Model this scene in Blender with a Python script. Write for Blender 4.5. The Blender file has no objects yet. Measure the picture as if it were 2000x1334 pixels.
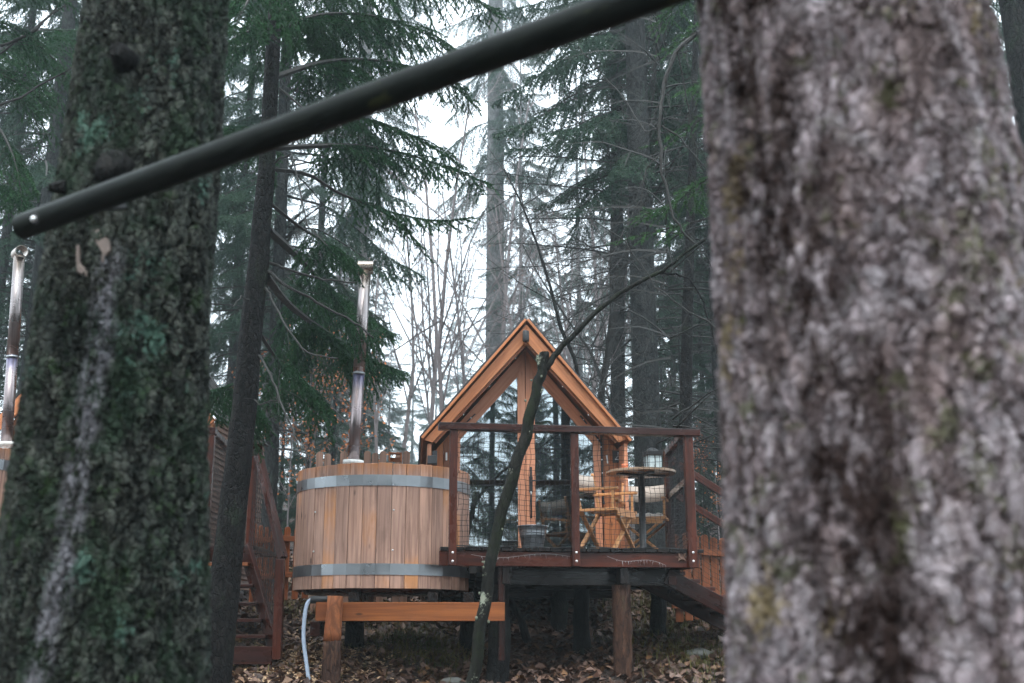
import bpy, math, random
import numpy as np
from mathutils import Vector, Matrix

random.seed(7); RNG = np.random.default_rng(7)
scene = bpy.context.scene
COL = scene.collection
rad = math.radians

# ------------------------------------------------------------------ camera
F = 2222.2; CX = 1000.0; CY = 667.0; HORIZON = 1230.0
PITCH = math.atan((HORIZON - CY) / F)
CAM = Vector((0, 0, 1.6))
cam_data = bpy.data.cameras.new("camera")
cam_data.lens = 40.0; cam_data.sensor_width = 36.0
cam_data.clip_start = 0.05; cam_data.clip_end = 600
cam_data.dof.use_dof = True
cam_data.dof.focus_distance = 12.2
cam_data.dof.aperture_fstop = 2.7
cam = bpy.data.objects.new("camera", cam_data); COL.objects.link(cam)
cam.location = CAM; cam.rotation_euler = (math.pi / 2 + PITCH, 0, 0)
scene.camera = cam

# ------------------------------------------------------------------ sky, sun, exposure
SUN_EL, SUN_ROT = 58, 190
world = bpy.data.worlds.new("World"); scene.world = world; world.use_nodes = True
wn = world.node_tree.nodes; wl = world.node_tree.links
wn.clear()
wo = wn.new("ShaderNodeOutputWorld"); bg = wn.new("ShaderNodeBackground")
sky = wn.new("ShaderNodeTexSky"); sky.sky_type = 'NISHITA'; sky.sun_disc = False
sky.sun_elevation = rad(SUN_EL); sky.sun_rotation = rad(SUN_ROT)
sky.air_density = 1.0; sky.dust_density = 5.0; sky.ozone_density = 1.0
hs = wn.new("ShaderNodeHueSaturation"); hs.inputs['Saturation'].default_value = 0.3   # overcast: nearly colourless
wl.new(sky.outputs[0], hs.inputs['Color']); tm = wn.new('ShaderNodeMix'); tm.data_type = 'RGBA'; tm.blend_type = 'MULTIPLY'; tm.inputs[0].default_value = 1; tm.inputs[7].default_value = (.88, .98, 1.04, 1)
ov = wn.new('ShaderNodeMix'); ov.data_type = 'RGBA'; ov.inputs[0].default_value = .65; ov.inputs[7].default_value = (7.6, 7.7, 7.8, 1)   # even cloud deck
wl.new(hs.outputs[0], ov.inputs[6]); wl.new(ov.outputs[2], tm.inputs[6]); wl.new(tm.outputs[2], bg.inputs[0])
bg.inputs[1].default_value = 0.15; wl.new(bg.outputs[0], wo.inputs[0])
sun_data = bpy.data.lights.new("sun", 'SUN'); sun_data.energy = 0.55; sun_data.angle = rad(25)
sun_data.color = (1.0, 0.95, 0.88)
sun = bpy.data.objects.new("sun", sun_data); COL.objects.link(sun)
# the bright part of the overcast lies high behind the camera
d = Vector((-math.sin(rad(SUN_ROT)) * math.cos(rad(SUN_EL)), -math.cos(rad(SUN_ROT)) * math.cos(rad(SUN_EL)), -math.sin(rad(SUN_EL))))
sun.rotation_euler = d.to_track_quat('-Z', 'Y').to_euler(); sun.location = (-4, -30, 45)
scene.view_settings.view_transform = 'Standard'; scene.view_settings.look = 'None'
scene.view_settings.exposure = 1.92; scene.view_settings.gamma = 1.0
cy = scene.cycles
cy.max_bounces = 8; cy.diffuse_bounces = 3; cy.glossy_bounces = 3; cy.transmission_bounces = 4
cy.transparent_max_bounces = 12; cy.volume_bounces = 2; cy.use_denoising = True
cy.use_adaptive_sampling = True; cy.adaptive_threshold = 0.02

# ------------------------------------------------------------------ layout helpers
def ray(px, py):
    xc = (px - CX) / F; yc = (CY - py) / F
    return Vector((xc, math.cos(PITCH) - yc * math.sin(PITCH), math.sin(PITCH) + yc * math.cos(PITCH)))
def at(px, py, Y):
    r = ray(px, py); return CAM + r * (Y / r.y)
class Frame:
    def __init__(s, o, yaw):
        s.o = Vector(o); a = rad(yaw); s.yaw = a
        s.u = Vector((math.cos(a), math.sin(a), 0)); s.v = Vector((-math.sin(a), math.cos(a), 0)); s.w = Vector((0, 0, 1))
    def W(s, u, v, w): return s.o + s.u * u + s.v * v + s.w * w
    def hit(s, px, py, v=0.0):
        r = ray(px, py); t = ((s.o + s.v * v) - CAM).dot(s.v) / r.dot(s.v)
        p = CAM + r * t - s.o
        return p.dot(s.u), p.dot(s.w)
    def P(s, px, py, v=0.0):
        u, w = s.hit(px, py, v); return s.W(u, v, w)
GZ = [(-200, -.1), (-5, -.05), (0, 0.0), (5, .3), (8, .58), (10, .82), (11.3, 1.0), (12, 1.2), (14, 1.62), (17, 2.25), (22, 3.2), (30, 4.6), (45, 7.0), (80, 10.5), (200, 12)]
def gz(x, y):
    z = float(np.interp(y, [a for a, b in GZ], [b for a, b in GZ]))
    z += .10 * math.sin(x * .9 + y * .35) * min(1, max(0, (y - 4) / 8)) + .05 * math.sin(x * 2.3 - y * 1.7 + 1)
    z += max(0, abs(x) - 9) * .03
    return z

# ------------------------------------------------------------------ object bookkeeping
ROOT = {}
def tag(o, label, cat, group=None, kind=None):
    if label: o['label'] = label
    if cat: o['category'] = cat
    if group: o['group'] = group
    if kind: o['kind'] = kind
    return o
def thing(name, label, cat, loc, yaw=0.0, group=None):
    o = bpy.data.objects.new(name, None); COL.objects.link(o); o.empty_display_size = .2
    o.location = loc; o.rotation_euler = (0, 0, yaw)
    ROOT[o.name] = Matrix.Translation(Vector(loc)) @ Matrix.Rotation(yaw, 4, 'Z')
    return tag(o, label, cat, group)
def rootm(o): return ROOT[o.name]

class MB:
    def __init__(s): s.v = []; s.f = []; s.wc = []; s.sm = []; s.pc = []
    def add(s, verts, faces, wc, smooth=False):
        n = len(s.v); s.v += [Vector(p) for p in verts]; s.wc += wc; s.pc.append((list(verts), list(faces), list(wc), smooth))
        s.f += [tuple(n + i for i in f) for f in faces]; s.sm += [smooth] * len(faces)
    def _wc(s, verts, o, a, b, c):
        k1, k2 = random.uniform(0, 400), random.uniform(0, 400)
        return [((p - o).dot(a), (p - o).dot(b) + k1, (p - o).dot(c) + k2) for p in [Vector(q) for q in verts]]
    def beam(s, p0, p1, w, h, up=(0, 0, 1), taper=1.0):
        """box from p0 to p1; w across (side), h along up"""
        p0, p1 = Vector(p0), Vector(p1); a = (p1 - p0).normalized(); up = Vector(up)
        sd = a.cross(up)
        if sd.length < 1e-4: sd = a.cross(Vector((0, 1, 0)))
        sd.normalize(); uu = sd.cross(a).normalized()
        V = []
        for q, k in ((p0, 1), (p1, taper)):
            for i, j in ((-1, -1), (1, -1), (1, 1), (-1, 1)): V.append(q + sd * (w / 2 * i * k) + uu * (h / 2 * j * k))
        Fc = [(0, 1, 2, 3), (7, 6, 5, 4), (0, 4, 5, 1), (1, 5, 6, 2), (2, 6, 7, 3), (3, 7, 4, 0)]
        s.add(V, Fc, s._wc(V, p0, a, sd, uu)); return s
    def box(s, fr, u0, u1, v0, v1, w0, w1, grain='u'):
        V = [fr.W(a, b, c) for c in (w0, w1) for a, b in ((u0, v0), (u1, v0), (u1, v1), (u0, v1))]
        Fc = [(3, 2, 1, 0), (4, 5, 6, 7), (0, 1, 5, 4), (1, 2, 6, 5), (2, 3, 7, 6), (3, 0, 4, 7)]
        ax = {'u': (fr.u, fr.v, fr.w), 'v': (fr.v, fr.u, fr.w), 'w': (fr.w, fr.u, fr.v)}[grain]
        s.add(V, Fc, s._wc(V, fr.W(u0, v0, w0), *ax)); return s
    def prism(s, pts, ext, grain):
        pts = [Vector(p) for p in pts]; n = len(pts); ext = Vector(ext); g = Vector(grain).normalized()
        V = pts + [p + ext for p in pts]
        Fc = [tuple(range(n)), tuple(reversed(range(n, 2 * n)))] + [(i, i + n, (i + 1) % n + n, (i + 1) % n) for i in range(n)]
        e = ext.normalized(); s.add(V, Fc, s._wc(V, pts[0], g, g.cross(e), e)); return s
    def tube(s, pts, rs, n=10, cap=True, smooth=True, jit=0.0):
        pts = [Vector(p) for p in pts]
        if not hasattr(rs, '__len__'): rs = [rs] * len(pts)
        V = []; wc = []; L = 0; prev = None; k = random.uniform(0, 400)
        for i, p in enumerate(pts):
            t = (pts[min(i + 1, len(pts) - 1)] - pts[max(i - 1, 0)]).normalized()
            if prev is None:
                sd = t.cross(Vector((0, 1, 0)) if abs(t.y) < .9 else Vector((1, 0, 0))).normalized()
            else: sd = (prev - t * prev.dot(t)).normalized()
            prev = sd; b = t.cross(sd)
            if i: L += (p - pts[i - 1]).length
            for j in range(n):
                a = 2 * math.pi * j / n; r = rs[i] * (1 + random.uniform(-jit, jit))
                V.append(p + sd * (r * math.cos(a)) + b * (r * math.sin(a)))
                wc.append((L, r * math.cos(a) + k, r * math.sin(a) + k))
        Fc = []
        for i in range(len(pts) - 1):
            for j in range(n):
                Fc.append((i * n + j, i * n + (j + 1) % n, (i + 1) * n + (j + 1) % n, (i + 1) * n + j))
        s.add(V, Fc, wc, smooth)
        if cap:
            m = len(s.v) - len(V)
            s.f += [tuple(m + j for j in reversed(range(n))), tuple(m + (len(pts) - 1) * n + j for j in range(n))]; s.sm += [False, False]
        return s
    def lathe(s, base, prof, n=32, axis=(0, 0, 1), smooth=True):
        base = Vector(base); ax = Vector(axis).normalized()
        pts = [base + ax * z for r, z in prof]
        sd = ax.cross(Vector((0, 1, 0)) if abs(ax.y) < .9 else Vector((1, 0, 0))).normalized(); b = ax.cross(sd)
        V = [p + sd * (r * math.cos(2 * math.pi * j / n)) + b * (r * math.sin(2 * math.pi * j / n)) for p, (r, z) in zip(pts, prof) for j in range(n)]
        Fc = [(i * n + j, i * n + (j + 1) % n, (i + 1) * n + (j + 1) % n, (i + 1) * n + j) for i in range(len(prof) - 1) for j in range(n)]
        s.add(V, Fc, [(p.z, p.x, p.y) for p in V], smooth); return s
    def ball(s, c, r, n=8, sc=(1, 1, 1)):
        c = Vector(c); V = []; Fc = []
        for i in range(n + 1):
            th = math.pi * i / n
            for j in range(2 * n):
                ph = math.pi * j / n
                V.append(c + Vector((r * math.sin(th) * math.cos(ph) * sc[0], r * math.sin(th) * math.sin(ph) * sc[1], r * math.cos(th) * sc[2])))
        for i in range(n):
            for j in range(2 * n): Fc.append((i * 2 * n + j, (i + 1) * 2 * n + j, (i + 1) * 2 * n + (j + 1) % (2 * n), i * 2 * n + (j + 1) % (2 * n)))
        s.add(V, Fc, [tuple(p) for p in V], True); return s
    def split(s, name, mat, parent, bevel=0.0):
        for v, f, w, sm in s.pc:
            m = MB(); m.add(v, f, w, sm); m.build(name, mat, parent, bevel)
    def build(s, name, mat, parent=None, bevel=0.0, sub=0):
        if parent is not None: M = rootm(parent); Mi = M.inverted()
        else:
            zs = min(p.z for p in s.v); c = sum((p for p in s.v), Vector()) / len(s.v)
            M = Matrix.Translation((c.x, c.y, zs)); Mi = M.inverted()
        me = bpy.data.meshes.new(name)
        me.from_pydata([Mi @ p for p in s.v], [], s.f)
        at_ = me.attributes.new('wc', 'FLOAT_VECTOR', 'POINT'); at_.data.foreach_set('vector', [c for t in s.wc for c in t])
        me.polygons.foreach_set('use_smooth', s.sm)
        me.materials.append(mat); me.update()
        o = bpy.data.objects.new(name, me); COL.objects.link(o)
        if parent is not None: o.parent = parent; ROOT[o.name] = M
        else: o.location = M.translation; ROOT[o.name] = M
        if bevel:
            b = o.modifiers.new('bevel', 'BEVEL'); b.width = bevel; b.segments = 1; b.limit_method = 'ANGLE'; b.angle_limit = rad(40)
        if sub:
            m = o.modifiers.new('sub', 'SUBSURF'); m.levels = sub; m.render_levels = sub
        return o

def np_obj(name, V, T, mat, parent=None, M=None, smooth=False, link=True):
    """triangle mesh from numpy arrays (world coordinates if parent given, else local)"""
    V = np.asarray(V, dtype=np.float32)
    if parent is not None:
        Mi = np.array(rootm(parent).inverted()); V = V @ Mi[:3, :3].T.astype(np.float32) + Mi[:3, 3].astype(np.float32)
    me = np_mesh(name, V, T, mat, smooth)
    o = bpy.data.objects.new(name, me)
    COL.objects.link(o)
    if parent is not None: o.parent = parent; ROOT[o.name] = rootm(parent)
    return o
def np_mesh(name, V, T, mat, smooth=False):
    me = bpy.data.meshes.new(name); n = len(T); k = T.shape[1]
    me.vertices.add(len(V)); me.vertices.foreach_set('co', np.ascontiguousarray(V, dtype=np.float32).ravel())
    me.loops.add(n * k); me.loops.foreach_set('vertex_index', np.ascontiguousarray(T, dtype=np.int32).ravel())
    me.polygons.add(n); me.polygons.foreach_set('loop_start', np.arange(0, n * k, k, dtype=np.int32))
    me.polygons.foreach_set('loop_total', np.full(n, k, dtype=np.int32))
    me.polygons.foreach_set('use_smooth', np.full(n, smooth))
    me.materials.append(mat); me.update(calc_edges=True); me.validate()
    return me

# ------------------------------------------------------------------ materials
class NT:
    def __init__(s, name, disp=None):
        s.m = bpy.data.materials.new(name); s.m.use_nodes = True; s.t = s.m.node_tree; s.n = s.t.nodes; s.l = s.t.links
        s.b = s.n['Principled BSDF']; s.out = s.n['Material Output']
        if disp: s.m.displacement_method = disp
    def node(s, typ, ins=None, **kw):
        nd = s.n.new(typ)
        for k, v in kw.items(): setattr(nd, k, v)
        for k, v in (ins or {}).items():
            if hasattr(v, 'links') or isinstance(v, bpy.types.NodeSocket): s.l.new(v, nd.inputs[k])
            else: nd.inputs[k].default_value = v
        return nd
    def attr(s, name='wc'): return s.node('ShaderNodeAttribute', attribute_name=name).outputs['Vector']
    def obj(s): return s.node('ShaderNodeTexCoord').outputs['Object']
    def gen(s, v, sc, loc=(0, 0, 0)): return s.node('ShaderNodeMapping', {'Vector': v, 'Scale': sc, 'Location': loc}).outputs[0]
    def noise(s, v, sc=1, det=4, rough=.55, dist=0.0, col=False):
        nd = s.node('ShaderNodeTexNoise', {'Vector': v, 'Scale': sc, 'Detail': det, 'Roughness': rough, 'Distortion': dist})
        return nd.outputs['Color' if col else 'Fac']
    def vor(s, v, sc, feature='F1', out='Distance', rnd=1.0):
        return s.node('ShaderNodeTexVoronoi', {'Vector': v, 'Scale': sc, 'Randomness': rnd}, feature=feature).outputs[out]
    def ramp(s, f, stops, interp='LINEAR'):
        nd = s.node('ShaderNodeValToRGB', {'Fac': f}); cr = nd.color_ramp; cr.interpolation = interp
        while len(cr.elements) < len(stops): cr.elements.new(.5)
        for e, (p, c) in zip(cr.elements, stops):
            e.position = p; e.color = (c, c, c, 1) if not hasattr(c, '__len__') else (*c, 1)
        return nd.outputs['Color']
    def mix(s, f, a, b, mode='MIX'):
        nd = s.node('ShaderNodeMix', data_type='RGBA', blend_type=mode)
        for k, v in ((0, f), (6, a), (7, b)):
            if isinstance(v, bpy.types.NodeSocket): s.l.new(v, nd.inputs[k])
            else: nd.inputs[k].default_value = v if (k == 0) else ((*v, 1) if hasattr(v, '__len__') else (v, v, v, 1))
        return nd.outputs[2]
    def math(s, op, a, b=0.0, clamp=False):
        nd = s.node('ShaderNodeMath', operation=op, use_clamp=clamp)
        for k, v in ((0, a), (1, b)):
            if isinstance(v, bpy.types.NodeSocket): s.l.new(v, nd.inputs[k])
            else: nd.inputs[k].default_value = v
        return nd.outputs[0]
    def setp(s, **kw):
        names = dict(col='Base Color', rough='Roughness', metal='Metallic', spec='Specular IOR Level', nor='Normal', sss='Subsurface Weight')
        for k, v in kw.items():
            i = s.b.inputs[names[k]]
            if isinstance(v, bpy.types.NodeSocket): s.l.new(v, i)
            else: i.default_value = (*v, 1) if hasattr(v, '__len__') else v
        return s.m
    def bump(s, h, strength=.4, dist=.01, nor=None):
        ins = {'Height': h, 'Strength': strength, 'Distance': dist}
        if nor is not None: ins['Normal'] = nor
        return s.node('ShaderNodeBump', ins).outputs[0]

def wood(name, base, dark, rough=.6, knots=.5, wet=0.0, orange=None, top=None):
    t = NT(name); v = t.attr()
    g = t.noise(t.gen(v, (1.1, 26, 26)), 1, 5, .6, .6)
    g2 = t.noise(t.gen(v, (4, 120, 120)), 1, 3, .6)
    big = t.noise(t.gen(v, (.9, .06, .06)), 1, 2, .5)          # one tone per board
    blot = t.noise(t.gen(v, (2.2, 5, 5)), 1, 4, .65)
    c = t.mix(t.ramp(g, [(.38, 0), (.62, 1)]), base, dark)
    c = t.mix(t.ramp(g2, [(.45, 0), (.8, .45)]), c, dark)
    c = t.mix(1.0, c, t.ramp(big, [(.3, (.80, .80, .82)), (.5, (.97, .97, .97)), (.7, (1.16, 1.08, 1.02))]), 'MULTIPLY')
    if orange: c = t.mix(t.ramp(t.math('ADD', t.math('MULTIPLY', big, 1.0), t.math('MULTIPLY', blot, .35)), [(.76, 0), (.86, .75)]), c, orange)
    c = t.mix(t.ramp(blot, [(.55, 0), (.78, .55 if not wet else .9)]), c, tuple(x * .55 for x in dark))
    if top:
        z0, z1 = top
        sep = t.node('ShaderNodeSeparateXYZ', {'Vector': v}).outputs[0]
        n2 = t.noise(t.gen(v, (.6, 9, 9)), 1, 3, .6)
        hh = t.math('ADD', sep, t.math('MULTIPLY', t.math('SUBTRACT', n2, .5), .5))
        mr = t.node('ShaderNodeMapRange', {'Value': hh, 'From Min': z0, 'From Max': z1}).outputs[0]
        c = t.mix(t.ramp(mr, [(0, 0), (1, .85)]), c, (.40, .15, .045))
    kn = t.vor(t.gen(v, (2.6, 7, 7)), 1)
    c = t.mix(t.ramp(kn, [(.05, knots), (.12, 0)]), c, tuple(x * .25 for x in dark))
    r = t.ramp(blot, [(.35, max(.1, rough - .22 - wet * .2)), (.7, rough)])
    h = t.math('ADD', t.math('MULTIPLY', g, .6), t.math('MULTIPLY', g2, .5))
    return t.setp(col=c, rough=r, spec=.3, nor=t.bump(h, .35, .004))

M = {}
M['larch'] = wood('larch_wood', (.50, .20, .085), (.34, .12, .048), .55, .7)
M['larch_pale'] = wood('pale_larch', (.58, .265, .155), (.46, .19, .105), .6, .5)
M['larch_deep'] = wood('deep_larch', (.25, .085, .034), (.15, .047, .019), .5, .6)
M['tub'] = wood('weathered_cedar', (.49, .295, .22), (.26, .15, .112), .7, .95, orange=(.52, .22, .075), top=(1.12, 1.3))
M['beam'] = wood('oiled_beam', (.32, .105, .03), (.19, .055, .017), .55, .9)
M['stain'] = wood('red_stain', (.085, .019, .008), (.032, .008, .005), .5, .4, wet=.6)
M['stain2'] = wood('red_stain_dark', (.048, .011, .006), (.016, .005, .0035), .45, .4, wet=.8)
M['deckdark'] = wood('wet_deck', (.018, .011, .009), (.007, .005, .0045), .45, .2, wet=.5)
M['teak'] = wood('chair_wood', (.56, .28, .12), (.42, .19, .075), .45, .1)
M['tabletop'] = wood('table_wood', (.42, .29, .20), (.26, .17, .11), .35, .3)
M['olive'] = wood('interior_wood', (.19, .15, .075), (.13, .10, .05), .6, .3)
M['shake'] = wood('shingle_wood', (.27, .16, .12), (.14, .085, .06), .7, .2)
M['fence'] = wood('fence_wood', (.30, .095, .035), (.16, .05, .02), .6, .4)

def simple(name, col, rough=.5, metal=0.0, nsc=30, var=.25, bump=.1):
    t = NT(name); v = t.obj(); n = t.noise(v, nsc, 4)
    c = t.mix(n, tuple(x * (1 - var) for x in col), tuple(min(1, x * (1 + var)) for x in col))
    return t.setp(col=c, rough=t.ramp(n, [(.3, max(0.03, rough - .12)), (.7, min(1, rough + .1))]), metal=metal, nor=t.bump(n, bump, .002))
M['black'] = simple('black_metal', (.010, .010, .011), .5)
M['blackmatte'] = simple('black_paint', (.03, .032, .036), .7)
M['galv'] = simple('galvanised', (.26, .275, .29), .36, .9, 6, .25, 0.0)
M['zinc'] = simple('bucket_zinc', (.32, .35, .38), .38, .85, 18, .3)
M['screw'] = simple('screw_steel', (.8, .8, .8), .3, .6)
M['net'] = simple('net_cord', (.012, .012, .013), .8)
M['fleece'] = simple('fleece', (.62, .58, .54), .95, 0, 60, .12, .8)
M['hide'] = simple('cream_cushion', (.40, .33, .28), .9, 0, 40, .12, .5)
M['ceramic'] = simple('white_ceramic', (.75, .73, .70), .3)
M['orange'] = simple('orange_glass', (.55, .13, .04), .3)
M['blue'] = simple('blue_plastic', (.03, .06, .2), .4)
M['hose'] = simple('grey_hose', (.30, .36, .45), .45)
M['mat'] = simple('black_mat', (.015, .015, .016), .9, 0, 50, .3, .8)
M['inner'] = simple('interior_dark', (.03, .028, .026), .8)
M['paint'] = simple('white_lettering', (.75, .78, .8), .6)
M['box'] = simple('cardboard', (.42, .27, .15), .8)
M['lid'] = simple('cover_grey', (.35, .35, .36), .6)
M['wax'] = simple('milky_glass', (.42, .50, .52), .25)
def steel():
    t = NT('flue_steel'); v = t.attr()
    n = t.noise(t.gen(v, (6, 1, 1)), 1, 3); s = t.noise(t.gen(v, (.7, 60, 60)), 1, 3)
    sep = t.node('ShaderNodeSeparateXYZ', {'Vector': v}).outputs[0]
    tint = t.ramp(t.node('ShaderNodeMapRange', {'Value': sep, 'From Min': 0, 'From Max': 2.2}).outputs[0],
                  [(0, (.30, .25, .25)), (.36, (.32, .27, .27)), (.44, (.22, .23, .40)), (.452, (.50, .40, .38)), (.49, (.33, .29, .285)), (.85, (.30, .27, .265)), (1, (.42, .35, .27))])
    c = t.mix(t.ramp(s, [(.35, 0), (.7, .6)]), tint, (.16, .12, .12))
    return t.setp(col=c, rough=t.ramp(n, [(.3, .2), (.7, .38)]), metal=.95)
M['flue'] = steel()
def glassm():
    t = NT('window_glass')
    tr = t.node('ShaderNodeBsdfTransparent', {'Color': (.72, .80, .80, 1)})
    gl = t.node('ShaderNodeBsdfGlossy', {'Color': (.92, .96, 1, 1), 'Roughness': .01})
    fr = t.node('ShaderNodeFresnel', {'IOR': 1.5})
    f = t.math('ADD', t.math('MULTIPLY', fr.outputs[0], 2.0), .14, True)
    mx = t.node('ShaderNodeMixShader', {0: f}); t.l.new(tr.outputs[0], mx.inputs[1]); t.l.new(gl.outputs[0], mx.inputs[2])
    t.l.new(mx.outputs[0], t.out.inputs['Surface'])
    return t.m
M['glass'] = glassm()
def polem():
    t = NT('pole_paint'); v = t.attr(); n = t.noise(t.gen(v, (14, 60, 60)), 1, 5); n2 = t.noise(t.gen(v, (5, 16, 16)), 1, 3)
    c = t.mix(t.ramp(n, [(.4, 0), (.7, 1)]), (.006, .008, .007), (.012, .015, .012))
    c = t.mix(t.ramp(n2, [(.68, 0), (.74, .6)]), c, (.05, .06, .015))
    return t.setp(col=c, rough=t.ramp(n, [(.3, .38), (.7, .62)]), nor=t.bump(n, .35, .002), spec=.13)
M['pole'] = polem()

def bark(name, plate, alt, crack, moss, moss_amt, scale=30, stretch=.45, disp=0.0, lichen=None, stain=None, resin=None, bumpd=.012, moss2=None, ck=.92, warp=.012, patch=None):
    t = NT(name, 'BOTH' if disp else None); v = t.obj()
    wob = t.node('ShaderNodeMix', data_type='VECTOR'); wob.inputs[0].default_value = .045
    t.l.new(v, wob.inputs[4]); t.l.new(t.noise(v, 9, 3, col=True), wob.inputs[5]); wv = wob.outputs[1]
    wv2 = t.node('ShaderNodeMix', data_type='VECTOR'); wv2.inputs[0].default_value = warp
    t.l.new(wv, wv2.inputs[4]); t.l.new(t.noise(v, 45 if warp < .02 else 24, 4, col=True), wv2.inputs[5]); wv = wv2.outputs[1]
    st = t.gen(wv, (1, 1, stretch))
    e1 = t.vor(st, scale, 'DISTANCE_TO_EDGE'); cid = t.vor(st, scale, 'F1', 'Color')
    e2 = t.vor(st, scale * 2.3, 'DISTANCE_TO_EDGE')
    fine = t.noise(st, scale * 3.5, 5, .65); mid = t.noise(st, scale * .5, 4, .6)
    big = t.noise(t.gen(v, (1, 1, .6)), 5.5, 4, .65)
    h = t.math('ADD', t.math('MULTIPLY', t.ramp(e1, [(0, 0), (.10, .7), (.35, 1)]), .62), t.math('MULTIPLY', t.ramp(e2, [(0, 0), (.2, 1)]), .18))
    h = t.math('ADD', h, t.math('MULTIPLY', fine, .35)); h = t.math('ADD', h, t.math('MULTIPLY', mid, .8))
    rg = t.math('ABSOLUTE', t.math('SUBTRACT', t.noise(t.gen(wv, (1, 1, .42), (5, 5, 5)), scale * .36, 5, .62), .5))
    sep = t.node('ShaderNodeSeparateColor', {'Color': cid}).outputs[0]
    if patch: h = t.math('ADD', h, t.math('MULTIPLY', t.ramp(rg, [(0, 0), (.06, 1)]), .9))
    h = t.math('ADD', h, t.math('MULTIPLY', sep, .35))
    c = t.mix(t.ramp(sep, [(.1, 0), (.9, 1)]), plate, alt)
    if patch:
        pn = t.noise(t.gen(v, (1, 1, .6), (2, 8, 1)), scale * .42, 5, .7); pn2 = t.noise(t.gen(v, (1, 1, .5), (12, 8, 4)), scale * .2, 5, .7)
        c = t.mix(t.ramp(pn, [(.42, 0), (.60, .75)]), c, patch[0]); c = t.mix(t.ramp(pn2, [(.50, 0), (.64, .7)]), c, patch[1])
        c = t.mix(t.ramp(rg, [(.004, .95), (.05, 0)]), c, crack)
    c = t.mix(t.ramp(fine, [(.38, .65), (.62, 0)]), c, crack)
    c = t.mix(t.ramp(t.math('ADD', e1, t.math('MULTIPLY', t.math('SUBTRACT', mid, .5), .45)), [(.0, ck), (.12, 0)]), c, crack)
    if stain:
        sn = t.noise(t.gen(v, (1, 1, .22), (3.1, 1.7, 0)), 11, 8, .78)
        c = t.mix(t.ramp(sn, [(.54, 0), (.60, .95)]), c, stain)
    if moss_amt > 0:
        mm = t.math('ADD', t.math('MULTIPLY', big, .75), t.math('MULTIPLY', t.noise(v, 48, 4, .7), .4))
        c = t.mix(t.ramp(mm, [(.70 - moss_amt * .25, 0), (.80 - moss_amt * .25, .88)]), c, moss)
        if moss2:
            m2 = t.math('ADD', t.math('MULTIPLY', t.noise(t.gen(v, (1, 1, 1), (7, 3, 2)), 12, 3, .6), .7), t.math('MULTIPLY', t.noise(v, 80, 3, .7), .35))
            c = t.mix(t.ramp(m2, [(.60, 0), (.66, .75)]), c, moss2)
    if lichen:
        ln = t.math('ADD', t.math('MULTIPLY', t.noise(t.gen(v, (1, 1, .8), (9, 2, 5)), 6, 2, .5), .7), t.math('MULTIPLY', t.noise(v, 60, 4, .7), .4))
        c = t.mix(t.ramp(ln, [(.66, 0), (.70, .85)]), c, lichen)
    if resin:      # dried pale resin running down one side: (object-space azimuth direction, colour)
        (rx, ry, z0, z1, wd, lean), rc = resin
        sx = t.node('ShaderNodeSeparateXYZ', {'Vector': v})
        across = t.math('ADD', sx.outputs[0], t.math('MULTIPLY', sx.outputs[2], lean))
        across = t.math('ADD', across, t.math('MULTIPLY', t.math('SUBTRACT', t.noise(t.gen(v, (.5, .5, 1)), 5, 4, .6), .5), .10))
        dx = t.math('ABSOLUTE', t.math('SUBTRACT', across, rx))
        m1 = t.node('ShaderNodeMapRange', {'Value': dx, 'From Min': wd, 'From Max': wd * .35}).outputs[0]
        front = t.node('ShaderNodeMapRange', {'Value': sx.outputs[1], 'From Min': -.02, 'From Max': -.08}).outputs[0]
        zz = t.node('ShaderNodeMapRange', {'Value': sx.outputs[2], 'From Min': z1, 'From Max': z1 - .1}).outputs[0]
        nn = t.ramp(t.noise(t.gen(v, (1, 1, .35)), 26, 5, .75), [(.43, 0), (.55, 1)])
        mk = t.math('MULTIPLY', t.math('MULTIPLY', m1, front), t.math('MULTIPLY', zz, nn))
        c = t.mix(mk, c, rc)
    c = t.mix(1.0, c, t.ramp(big, [(.3, .72), (.7, 1.18)]), 'MULTIPLY')
    wet = t.ramp(fine, [(.3, .55), (.7, .9)])
    t.setp(col=c, rough=wet, spec=.10)
    if disp:
        dn = t.node('ShaderNodeDisplacement', {'Height': h, 'Midlevel': 1.75, 'Scale': disp})
        t.l.new(dn.outputs[0], t.out.inputs['Displacement'])
    else: t.setp(nor=t.bump(h, .8, bumpd))
    return t.m
M['bark_left'] = bark('mossy_bark', (.044, .056, .050), (.11, .118, .10), (.008, .009, .009), (.020, .036, .022), .5, 50, .62, .014,
                      lichen=(.075, .14, .11), resin=((-.05, 0, 0, 2.62, .05, -.06), (.17, .168, .185)), moss2=(.036, .066, .028), ck=.55, warp=.022, patch=((.13, .14, .118), (.040, .050, .044)))
M['bark_right'] = bark('grey_pink_bark', (.28, .26, .28), (.44, .36, .385), (.09, .065, .065), (.07, .075, .03), .22, 42, .7, .012,
                       lichen=(.20, .155, .08), stain=(.05, .034, .032), ck=.35, warp=.022, patch=((.54, .48, .505), (.22, .145, .13)), resin=((.016, 0, 0, 3.4, .095, .114), (.028, .017, .015)), moss2=(.07, .075, .03))
M['bark_mid'] = bark('brown_bark', (.012, .011, .011), (.022, .020, .019), (.006, .006, .006), (.016, .022, .014), .3, 30, .5, bumpd=.03)
M['bark_far'] = bark('grey_bark', (.034, .037, .037), (.050, .051, .050), (.012, .013, .013), (.024, .034, .026), .3, 24, .45, bumpd=.02)
M['bark_hazed'] = bark('haze_paled_bark', (.15, .155, .155), (.20, .20, .20), (.07, .07, .07), (.08, .10, .09), .2, 18, .4, bumpd=.02)  # bark of far trunks, lightened to carry the haze fade in its colour
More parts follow.
